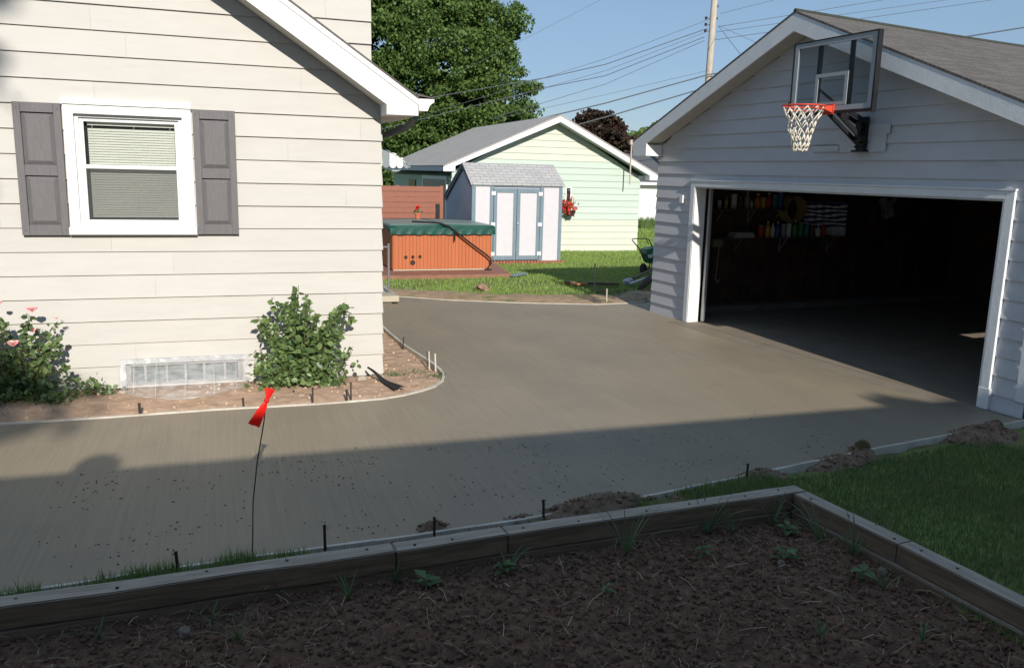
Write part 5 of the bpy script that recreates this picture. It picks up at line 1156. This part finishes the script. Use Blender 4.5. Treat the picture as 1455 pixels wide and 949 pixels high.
bush('rose_bush', 'rose bush with pink blooms at the left edge against the siding', (bx2, by, 0), cn, 1050, .060, fls, M['pink'], under=520, urad=(.25, .12, .17))
bush('low_plant', 'small low green plant at the right foot of the blooming rose bush', (-1.30, 8.95, 0), [(.1, 0, .1), (-.1, 0, .12), (.0, -.05, .14), (.14, -.04, .06)], 150, .05, [], M['pink'], 'plant', .05, 60, (.10, .05, .05))
bush('low_plant', 'low bright green plant in front of the blooming rose bush', (-1.55, 8.68, 0), [(.1, 0, .1), (-.1, 0, .10), (.0, -.05, .12)], 110, .045, [], M['pink'], 'plant', .05, 60, (.08, .05, .04))
bush('low_plant', 'small plant with a pink flower behind the house corner', (1.80, 11.9, 0), [(.06, 0, .22), (-.02, 0, .26), (.12, -.05, .18)], 90, .06, [((.10, -.08, .28), .04)], M['pink'], 'plant', .05, 40, (.08, .06, .06))
random.seed(5)
for i, (x, y, r, lb) in enumerate([(1.75, 9.12, .05, 'tiny green weed tuft at the foot of the house corner'), (2.05, 9.25, .16, 'patch of small weeds in the bed right of the house corner'), (2.22, 8.95, .06, 'tiny weed sprig at the inside of the curved form board'), (1.5, 9.1, .10, 'small weeds along the wall left of the drain sleeve')]):
    t = thing('weed_patch', lb, 'weed', (x, y, -.02)); leaves('leaves', rng.normal(0, 1, (70, 3)) * [r, r * .6, .012] + [0, 0, .02], .022, M['lweed'], t)

# ------------------------------------------------------------------ spreader and clutter at the garage corner
sp = thing('lawn_spreader', 'green push lawn spreader with black handle on the far lawn', 'lawn spreader', (9.42, 17.5, 0), R(0))
s = MB(); V = [(-.20, -.16, .52), (.20, -.16, .52), (.20, .16, .52), (-.20, .16, .52), (-.09, -.08, .27), (.09, -.08, .27), (.09, .08, .27), (-.09, .08, .27)]; s.add(V, [(3, 2, 1, 0), (4, 5, 6, 7), (0, 1, 5, 4), (1, 2, 6, 5), (2, 3, 7, 6), (3, 0, 4, 7)])
V = [(-.21, -.17, .50), (.21, -.17, .50), (.21, .17, .50), (-.21, .17, .50), (-.19, -.15, .60), (.1, -.15, .66), (.1, .15, .66), (-.19, .15, .60)]; s.add(V, [(4, 5, 6, 7), (0, 1, 5, 4), (1, 2, 6, 5), (2, 3, 7, 6), (3, 0, 4, 7)]); s.build('hopper', M['kgreen'], sp)
s = MB(); s.add([(-.17, -.163, .49), (.0, -.163, .49), (-.03, -.13, .40), (-.13, -.13, .40)], [(0, 1, 2, 3)]); s.build('white_patch', M['vinyl'], sp); s = MB(); s.add([(.02, -.164, .49), (.18, -.164, .49), (.14, -.13, .38), (.0, -.13, .38)], [(0, 1, 2, 3)]); s.build('orange_patch', M['bumper'], sp)
for x in (-.17, .20):
    s = MB(); s.lathe((x, 0, .13), [(.03, -.035), (.12, -.035), (.135, -.02), (.135, .02), (.12, .035), (.03, .035)], 18, M=Matrix.Rotation(R(90), 3, 'Y')); s.build('wheel', M['rubber'], sp)
s = MB(); s.tube([(-.14, .02, .30), (-.28, .05, .60), (-.46, .08, .80), (-.44, .08, .83), (-.1, .08, .83), (-.02, .08, .80), (.1, .05, .58), (.2, .02, .28)], .013, 6); s.tube([(-.1, .08, .82), (-.04, .05, .70)], .01, 5); s.build('handle', M['black'], sp)
s = MB(); s.tube([(-.17, 0, .13), (.2, 0, .13)], .012, 6); s.tube([(0, 0, .28), (0, .05, .14), (.02, .3, .02)], .014, 6); s.build('axle', M['black'], sp)
t = thing('bucket', 'small beige bucket beside the lawn spreader', 'bucket', (9.80, 17.9, 0)); s = MB(); s.lathe((0, 0, 0), [(.11, 0), (.14, .28), (.15, .28), (.15, .31), (.135, .31), (.10, .03)], 16); s.build('body', M['paleconc'], t); s = MB(); s.tube([(.14 * math.cos(a), 0, .3 + .1 * math.sin(a)) for a in np.linspace(0, math.pi, 9)], .004, 5); s.build('handle', M['galv'], t)
def plank(p, q, w, h, m, label, name='plank'): s = MB(); s.beam(p, q, w, h); return tag(s.build(name, m), label, 'plank', 'loose boards on the far lawn')
p, q = gnd(800, 404), gnd(880, 407); plank((p.x, p.y, .04), (q.x, q.y, .05), .12, .05, M['timberside'], 'dark weathered board lying in the shade on the far lawn')
p = gnd(825, 406); s = MB(); s.beam((p.x - .25, p.y - .1, .05), (p.x + .1, p.y - .1, .055), .10, .03); tag(s.build('scrap_board', mat('orange_wood', (.5, .2, .06), None, .7)), 'short orange scrap board at the end of the dark board', 'plank')
p, q = gnd(905, 405), gnd(940, 390); s = MB(); s.tube([(p.x - .3, p.y - .7, .0), (p.x, p.y - .4, .12), (p.x + .4, p.y - .1, .22), (p.x + 1.0, p.y + .2, .28)], [.05, .08, .09, .09], 10); tag(s.build('log', M['bark'], smooth=True), 'curved brown log leaning by the garage corner', 'log')
for i, (a, b_, lb) in enumerate([((895, 408), (940, 396), 'grey scrap pipe on the rubble by the garage corner'), ((900, 402), (945, 385), 'dark scrap board above the grey pipe by the garage corner')]):
    p, q = gnd(*a), gnd(*b_); s = MB(); s.beam((p.x, p.y, .06 + .04 * i), (q.x, q.y, .14 + .05 * i), .06, .04); tag(s.build('scrap_board', M['galv'] if i == 0 else M['timberside']), lb, 'plank', 'loose boards on the far lawn')
p = gnd(893, 405); s = MB(); bm = bmesh.new(); bmesh.ops.create_icosphere(bm, subdivisions=3, radius=.11)
for v in bm.verts: v.co *= 1 + .45 * noise.noise(v.co * 14); v.co.z = v.co.z * .8 + .06
s.addbm(bm); tag(s.build('crumpled_bag', M['shedpanel'], loc=p), 'crumpled pale plastic bag in the shade by the garage', 'bag')
p = gnd(737, 392); s = MB(); s.beam((p.x - .2, p.y - .2, .03), (p.x + .2, p.y + .2, .035), .16, .02); tag(s.build('paving_slab', M['shedblue']), 'flat blue grey slab on the grass right of the deck', 'slab')
p = gnd(687, 412); s = MB(); bm = bmesh.new(); bmesh.ops.create_icosphere(bm, subdivisions=3, radius=.14)
for v in bm.verts: v.co *= 1 + .6 * noise.noise(v.co * 9); v.co.z = v.co.z * .7 + .03
s.addbm(bm); tag(s.build('dirt_clod', M['mound'], loc=p), 'dark upturned clod on the far verge', 'dirt clod')
n_ = 260; X = rng.uniform(6.9, 8.2, n_); Y = rng.uniform(13.6, 15.2, n_); clods('rubble', np.stack([X, Y, np.full(n_, .0)], 1), .01, .06, M['mound'], 'soil rubble behind the garage corner', 3)

# ------------------------------------------------------------------ trees
def tree(name, label, base, blobs, n, lsz, lm, trunk_r, cl=.55, per=60, cat='tree', th=None, shell=.55):
    t = thing(name, label, cat, base); s = MB(); C0 = Vector((0, 0, 0)); th = th or min(b[2] - b[5] * .4 for b in blobs)
    s.tube([(0, 0, -.2), (.05, 0, th * .5), (0, .05, th)], [trunk_r * 1.25, trunk_r, trunk_r * .8], 10)
    for b in blobs[:9]:
        e_ = Vector(b[:3]); s.tube([(0, .03, th * .8), Vector((e_.x * .4, e_.y * .4, th + (e_.z - th) * .45)), Vector((e_.x * .8, e_.y * .8, e_.z)), e_ * 1 + Vector((e_.x * .1, 0, b[5] * .5))], [trunk_r * .55, trunk_r * .4, trunk_r * .22, .02], 6)
    s.build('trunk', M['bark'], t, smooth=True)
    vol = np.array([b[3] * b[4] * b[5] for b in blobs]) ** .67; vol /= vol.sum(); pts = []
    for b, f_ in zip(blobs, vol):
        nc = max(3, int(n * f_ / per)); d = rng.normal(size=(nc, 3)); d /= np.linalg.norm(d, axis=1)[:, None]; r = shell + (1.03 - shell) * rng.random(nc) ** .6
        cen = d * r[:, None] * np.array(b[3:6]) + np.array(b[:3])
        for c in cen:
            m_ = int(per * rng.uniform(.5, 1.5)); sz = cl * rng.uniform(.6, 1.25); q_ = rng.normal(size=(m_, 3)); q_ /= np.linalg.norm(q_, axis=1)[:, None]; q_ *= (rng.random(m_) ** .45)[:, None] * sz; q_[:, 2] *= .62; q_[:, 2] -= .15 * (q_[:, 0] ** 2 + q_[:, 1] ** 2) / sz; pts.append(q_ + c)
    leaves('crown', np.concatenate(pts), lsz, lm, t, 'quad', flat=.8)
    return t
bl = [(-.6, 0, 7.0, 3.3, 3.2, 3.0), (-3.0, 0, 8.2, 2.8, 2.6, 2.8), (1.5, 0, 7.6, 2.2, 2.4, 2.4), (2.6, -.3, 5.6, 1.9, 2.0, 1.6), (.9, -.5, 4.4, 2.6, 2.3, 1.6), (-2.4, -.4, 4.6, 2.9, 2.3, 1.9), (-1.4, 0, 10.6, 2.3, 2.5, 2.2), (-3.4, 0, 10.8, 2.4, 2.5, 2.4), (2.5, 0, 9.2, 1.35, 1.5, 1.9), (-.4, -1.2, 3.6, 2.4, 1.6, 1.4), (3.6, -.2, 4.3, 1.1, 1.3, 1.0), (-4.2, 0, 6.0, 2.4, 2.2, 2.6), (-2.0, -1.0, 2.6, 2.2, 1.4, 1.2)]
tree('maple_tree', 'large dense green maple rising above the green garage roof', (9.3, 38, 0), bl, 230000, .098, M['ltree'], .30, .60, 190)
b2 = [(0, 0, 3.6, 2.5, 2.0, 2.2), (-.9, 0, 4.4, 1.6, 1.5, 1.35), (1.0, -.1, 3.1, 1.7, 1.5, 1.6), (.2, 0, 5.0, 1.3, 1.2, 1.0)]
tree('copper_beech', 'dark purple brown tree behind the green garage gable', (22.5, 50, 0), [(b_[0] * 1.15, b_[1], b_[2] * 1.03, b_[3] * 1.1, b_[4], b_[5] * 1.05) for b_ in b2], 22000, .17, M['lpurple'], .25, .42, 70)
tree('distant_tree', 'far bright green tree just right of the dark purple tree', (28.3, 60, 0), [(0, 0, 3.6, 3.0, 2, 1.9), (1.8, 0, 3.4, 2.2, 1.8, 1.6), (-1.6, 0, 4.0, 1.6, 1.5, 1.3)], 8000, .32, M['ldark'], .2, .6, 50)
tree('distant_tree', 'far green tree partly hidden by the grey garage eave', (32.6, 61, 0), [(0, 0, 4.2, 2.2, 2, 2.1), (-1.4, 0, 3.0, 1.8, 1.8, 1.6), (1.5, 0, 4.6, 1.8, 1.5, 1.6)], 7000, .32, M['ltree'], .2, .6, 50)
tree('distant_tree', 'far tree behind the white building under the garage eave', (20.3, 44, 0), [(0, 0, 2.0, 2.6, 1.6, 1.05), (2.2, 0, 1.9, 1.8, 1.5, 1.0)], 5000, .25, M['ltree'], .15, .5, 50)
# trees behind the viewer that throw the leaf shadows
tree('shade_tree', 'tall tree behind the viewer shading the left wall', (-5.2, -14, 0), [(0, 0, 13.0, 2.4, 2.4, 2.4), (1.9, 0, 14.2, 1.25, 1.3, .9), (1.5, 0, 12.6, 1.3, 1.2, .6), (2.35, 0, 10.75, .9, 1.1, .35), (-2, 0, 12, 2.2, 2, 2)], 7500, .22, M['ltree'], .25, .5, 60)
tree('shade_tree', 'rounded tree behind the viewer shading the driveway by the garage', (6.5, -9, 0), [(-.03, 0, 7.1, .24, .4, .42), (.42, 0, 6.75, .35, .4, .5), (-.22, 0, 7.35, .14, .2, .2), (1.0, 0, 6.2, .8, .8, .7), (0, 0, 5.8, .9, .8, .6)], 9000, .10, M['ltree'], .16, .2, 80)

# ------------------------------------------------------------------ house behind the viewer
hb_ = thing('rear_house', 'low eaved house behind the viewer casting the long driveway shadow', 'house', (0, -1.6, 0))
ez = 3.70; ey = .42
mb = MB(); mb.box((-16, -8, -.2), (11, 0, 3.55)); mb.build('wall', M['cream'], hb_)
mb = MB(); mb.add([(-16.4, ey, ez), (11.4, ey, ez), (11.4, -4, ez + 1.45), (-16.4, -4, ez + 1.45), (-16.4, ey, ez - .15), (11.4, ey, ez - .15), (11.4, -4, ez + 1.3), (-16.4, -4, ez + 1.3)], [(0, 1, 2, 3), (7, 6, 5, 4), (0, 4, 5, 1), (1, 5, 6, 2), (0, 3, 7, 4)])
mb.add([(-16.4, -8.4, ez), (11.4, -8.4, ez), (11.4, -4, ez + 1.45), (-16.4, -4, ez + 1.45), (-16.4, -8.4, ez - .15), (11.4, -8.4, ez - .15), (11.4, -4, ez + 1.3), (-16.4, -4, ez + 1.3)], [(3, 2, 1, 0), (4, 5, 6, 7), (0, 1, 5, 4), (1, 2, 6, 5), (0, 3, 7, 4)]); rr_ = mb.build('roof', M['roof'], hb_)
mb = MB(); mb.lathe((-1.13, -.5, 3.9), [(.075, 0), (.075, .20), (.16, .22), (.17, .30), (.12, .36), (.02, .38)], 12); mb.build('vent', M['galv'], rr_)

# ------------------------------------------------------------------ utility pole and wires
pl = thing('utility_pole', 'tall weathered wooden utility pole behind the garage roof', 'utility pole', (19.45, 32, 0))
s = MB(); s.tube([(.0, 0, -.2), (.04, 0, 6), (.11, 0, 12.5)], [.15, .14, .125], 12); s.build('shaft', M['polewood'], pl, smooth=True)
for z in (8.72, 8.47, 8.22): s = MB(); s.lathe((-.26, 0, z - .06), [(.04, 0), (.06, .03), (.045, .06), (.06, .09), (.03, .12)], 10); s.tube([(-.2, 0, z), (0, 0, z)], .012, 5); s.build('insulator', M['insul'], pl)
s = MB(); s.lathe((.24, 0, 9.18), [(.04, 0), (.05, .05), (.03, .1)], 8); s.tube([(.2, 0, 9.2), (.05, 0, 9.2)], .012, 5); s.lathe((.24, 0, 8.70), [(.04, 0), (.05, .05), (.03, .1)], 8); s.build('insulator', M['insul'], pl)
def wire(pts, Y, r, label, sag=.0, grp='thin overhead wires'):
    P = [at(x, y, Y if not isinstance(Y, (list, tuple)) else Y[i]) for i, (x, y) in enumerate(pts)]
    out = []
    for a, b_ in zip(P[:-1], P[1:]):
        for k in range(8): t_ = k / 8; q = a.lerp(b_, t_); q.z -= sag * 4 * t_ * (1 - t_); out.append(q)
    out.append(P[-1]); s = MB(); s.tube(out, r * .8, 5); return tag(s.build('power_line', M['wire'], smooth=True), label, 'power line', grp)
wire([(1023, 20), (1180, -20)], 32, .010, 'thin wire from the pole top rising right out of view'); wire([(1008, 28), (860, 84), (600, 165)], 32, .010, 'thin wire from the pole top falling left')
wire([(1020, 38.5), (1350, -15)], 32, .013, 'upper of the three wires running right from the pole'); wire([(1018, 46), (1440, -13)], 32, .012, 'middle of the three wires running right from the pole'); wire([(1016, 57), (1455, -6)], 32, .014, 'lowest of the three wires running right from the pole')
wire([(1005, 41), (860, 92), (780, 110), (618, 138), (560, 150)], 32, .020, 'upper twisted cable crossing in front of the maple'); wire([(1003, 46), (860, 101), (700, 146)], 32, .010, 'thin wire just under the upper twisted cable')
wire([(1001, 58), (860, 120), (700, 168)], 32, .012, 'lowest thin wire running left from the pole insulators'); wire([(1001, 53), (860, 108), (780, 124), (550, 182), (500, 193)], 31.6, .018, 'lower twisted cable crossing in front of the maple')
wire([(1025, 104), (1008, 106), (860, 147), (720, 180)], 31.7, .030, 'thick black cable sagging left from the pole above the copper tree', grp='thick black cables'); wire([(1060, 108), (872, 163.5), (790, 186)], 30, .030, 'thick black cable passing just over the dark copper tree', grp='thick black cables')
wire([(1300, 64), (1357, 55), (1455, 39.5), (1560, 22)], 24, .030, 'thick black cable above the garage roof at the right', grp='thick black cables'); wire([(1008, 100), (860, 135), (700, 170)], 31.5, .009, 'faint wire just above the thick black cable')
wire([(1022, 39), (1060, 88)], [32, 26], .012, 'service drop slanting down right from the pole'); wire([(1022, 37), (1085, 66)], [32, 28], .008, 'faint short wire slanting right beneath the pole wires')
wire([(858, -2), (743, 57), (640, 110)], 33, .007, 'faint wire crossing the sky beside the maple')

# ------------------------------------------------------------------ white building, hedge, lamp
wb = thing('white_building', 'white building with dark grey roof between the two garages', 'building', (15.2, 34, 0))
mb = MB(); mb.box((0, 0, -.2), (8, 6, 1.93)); mb.build('wall', M['vinyl'], wb)
mb = MB(); mb.add([(-.35, -.35, 1.99), (8.3, -.35, 1.99), (8.3, 3, 3.3), (-.35, 3, 3.3), (-.35, 6.3, 1.99), (8.3, 6.3, 1.99)], [(0, 1, 2, 3), (3, 2, 5, 4), (0, 3, 4), (1, 5, 2)]); mb.build('roof', mat('dark_grey_roof', (.11, .115, .125), (.08, .085, .09), .9, 10), wb)
mb = MB(); mb.box((-.36, -.38, 1.88), (8.32, -.34, 2.0)); mb.box((-.3, -.339, 1.93), (8.2, -.01, 1.945)); mb.build('fascia', M['vinyl'], wb)
hg = thing('tall_grass_hedge', 'dark green strip of tall grass in front of the white building', 'hedge', (17.9, 33.2, 0)); P = np.stack([rng.uniform(-1.8, 2.0, 2600), rng.uniform(-.25, .3, 2600), np.zeros(2600)], 1); blades('blades', P, .48, .035, M['grassd'], None, parent=hg)
lm = thing('street_lamp', 'distant pale street lamp with curved arm over the roofs', 'street lamp', (at(903, 219, 42).x, 42, 0)); zl = at(903, 219, 42).z
s = MB(); s.tube([(0, 0, 0), (0, 0, zl - .3), (.05, 0, zl)] + [(.1 + .5 * math.sin(a), 0, zl + .25 * (1 - math.cos(a))) for a in (.3, .7, 1.1, 1.4)], .035, 6); s.build('mast', M['galv'], lm); s = MB(); s.lathe((.85, 0, zl + .14), [(.04, 0), (.22, .03), (.24, .06), (.1, .12)], 10); s.build('head', M['vinyl'], lm)

# ------------------------------------------------------------------ light
w = bpy.data.worlds.new('World'); sc.world = w; w.use_nodes = True; nt = w.node_tree; bg = nt.nodes['Background']
sky = nt.nodes.new('ShaderNodeTexSky'); sky.sky_type = 'NISHITA'; sky.sun_disc = False; EL = R(25.3); AZ = R(1.0)
sky.sun_elevation = EL; sky.sun_rotation = math.pi + AZ; sky.air_density = 1.0; sky.dust_density = .25; sky.ozone_density = 2.2; sky.altitude = 200
tc = nt.nodes.new('ShaderNodeTexCoord'); mp = nt.nodes.new('ShaderNodeMapping'); mp.inputs['Scale'].default_value = (1.2, 1.2, 6); mp.inputs['Rotation'].default_value = (.15, .35, 0); nt.links.new(tc.outputs['Generated'], mp.inputs[0])
nz = nt.nodes.new('ShaderNodeTexNoise'); nz.inputs['Scale'].default_value = 2.6; nz.inputs['Detail'].default_value = 8; nz.inputs['Roughness'].default_value = .55; nz.inputs['Distortion'].default_value = .5; nt.links.new(mp.outputs[0], nz.inputs['Vector'])
mr = nt.nodes.new('ShaderNodeMapRange'); mr.inputs[1].default_value = .30; mr.inputs[2].default_value = .75; mr.inputs[3].default_value = .38; mr.inputs[4].default_value = .78; nt.links.new(nz.outputs['Fac'], mr.inputs[0])
mx = nt.nodes.new('ShaderNodeMix'); mx.data_type = 'RGBA'; nt.links.new(mr.outputs[0], mx.inputs[0]); nt.links.new(sky.outputs[0], mx.inputs[6]); mx.inputs[7].default_value = (3.9, 6.0, 8.9, 1)
nt.links.new(mx.outputs[2], bg.inputs[0]); bg.inputs[1].default_value = .074
sd = bpy.data.lights.new('sun', 'SUN'); so = bpy.data.objects.new('sun', sd); COL.objects.link(so); sd.energy = 5.0; sd.angle = R(.53); sd.color = (1, .93, .835)
dv = Vector((math.sin(AZ) * math.cos(EL), math.cos(AZ) * math.cos(EL), -math.sin(EL))); so.rotation_euler = dv.to_track_quat('-Z', 'Y').to_euler()
vs_ = sc.view_settings; vs_.view_transform = 'Standard'; vs_.look = 'None'; vs_.exposure = .16; vs_.gamma = 1; vs_.use_curve_mapping = False
sc.render.engine = 'CYCLES'
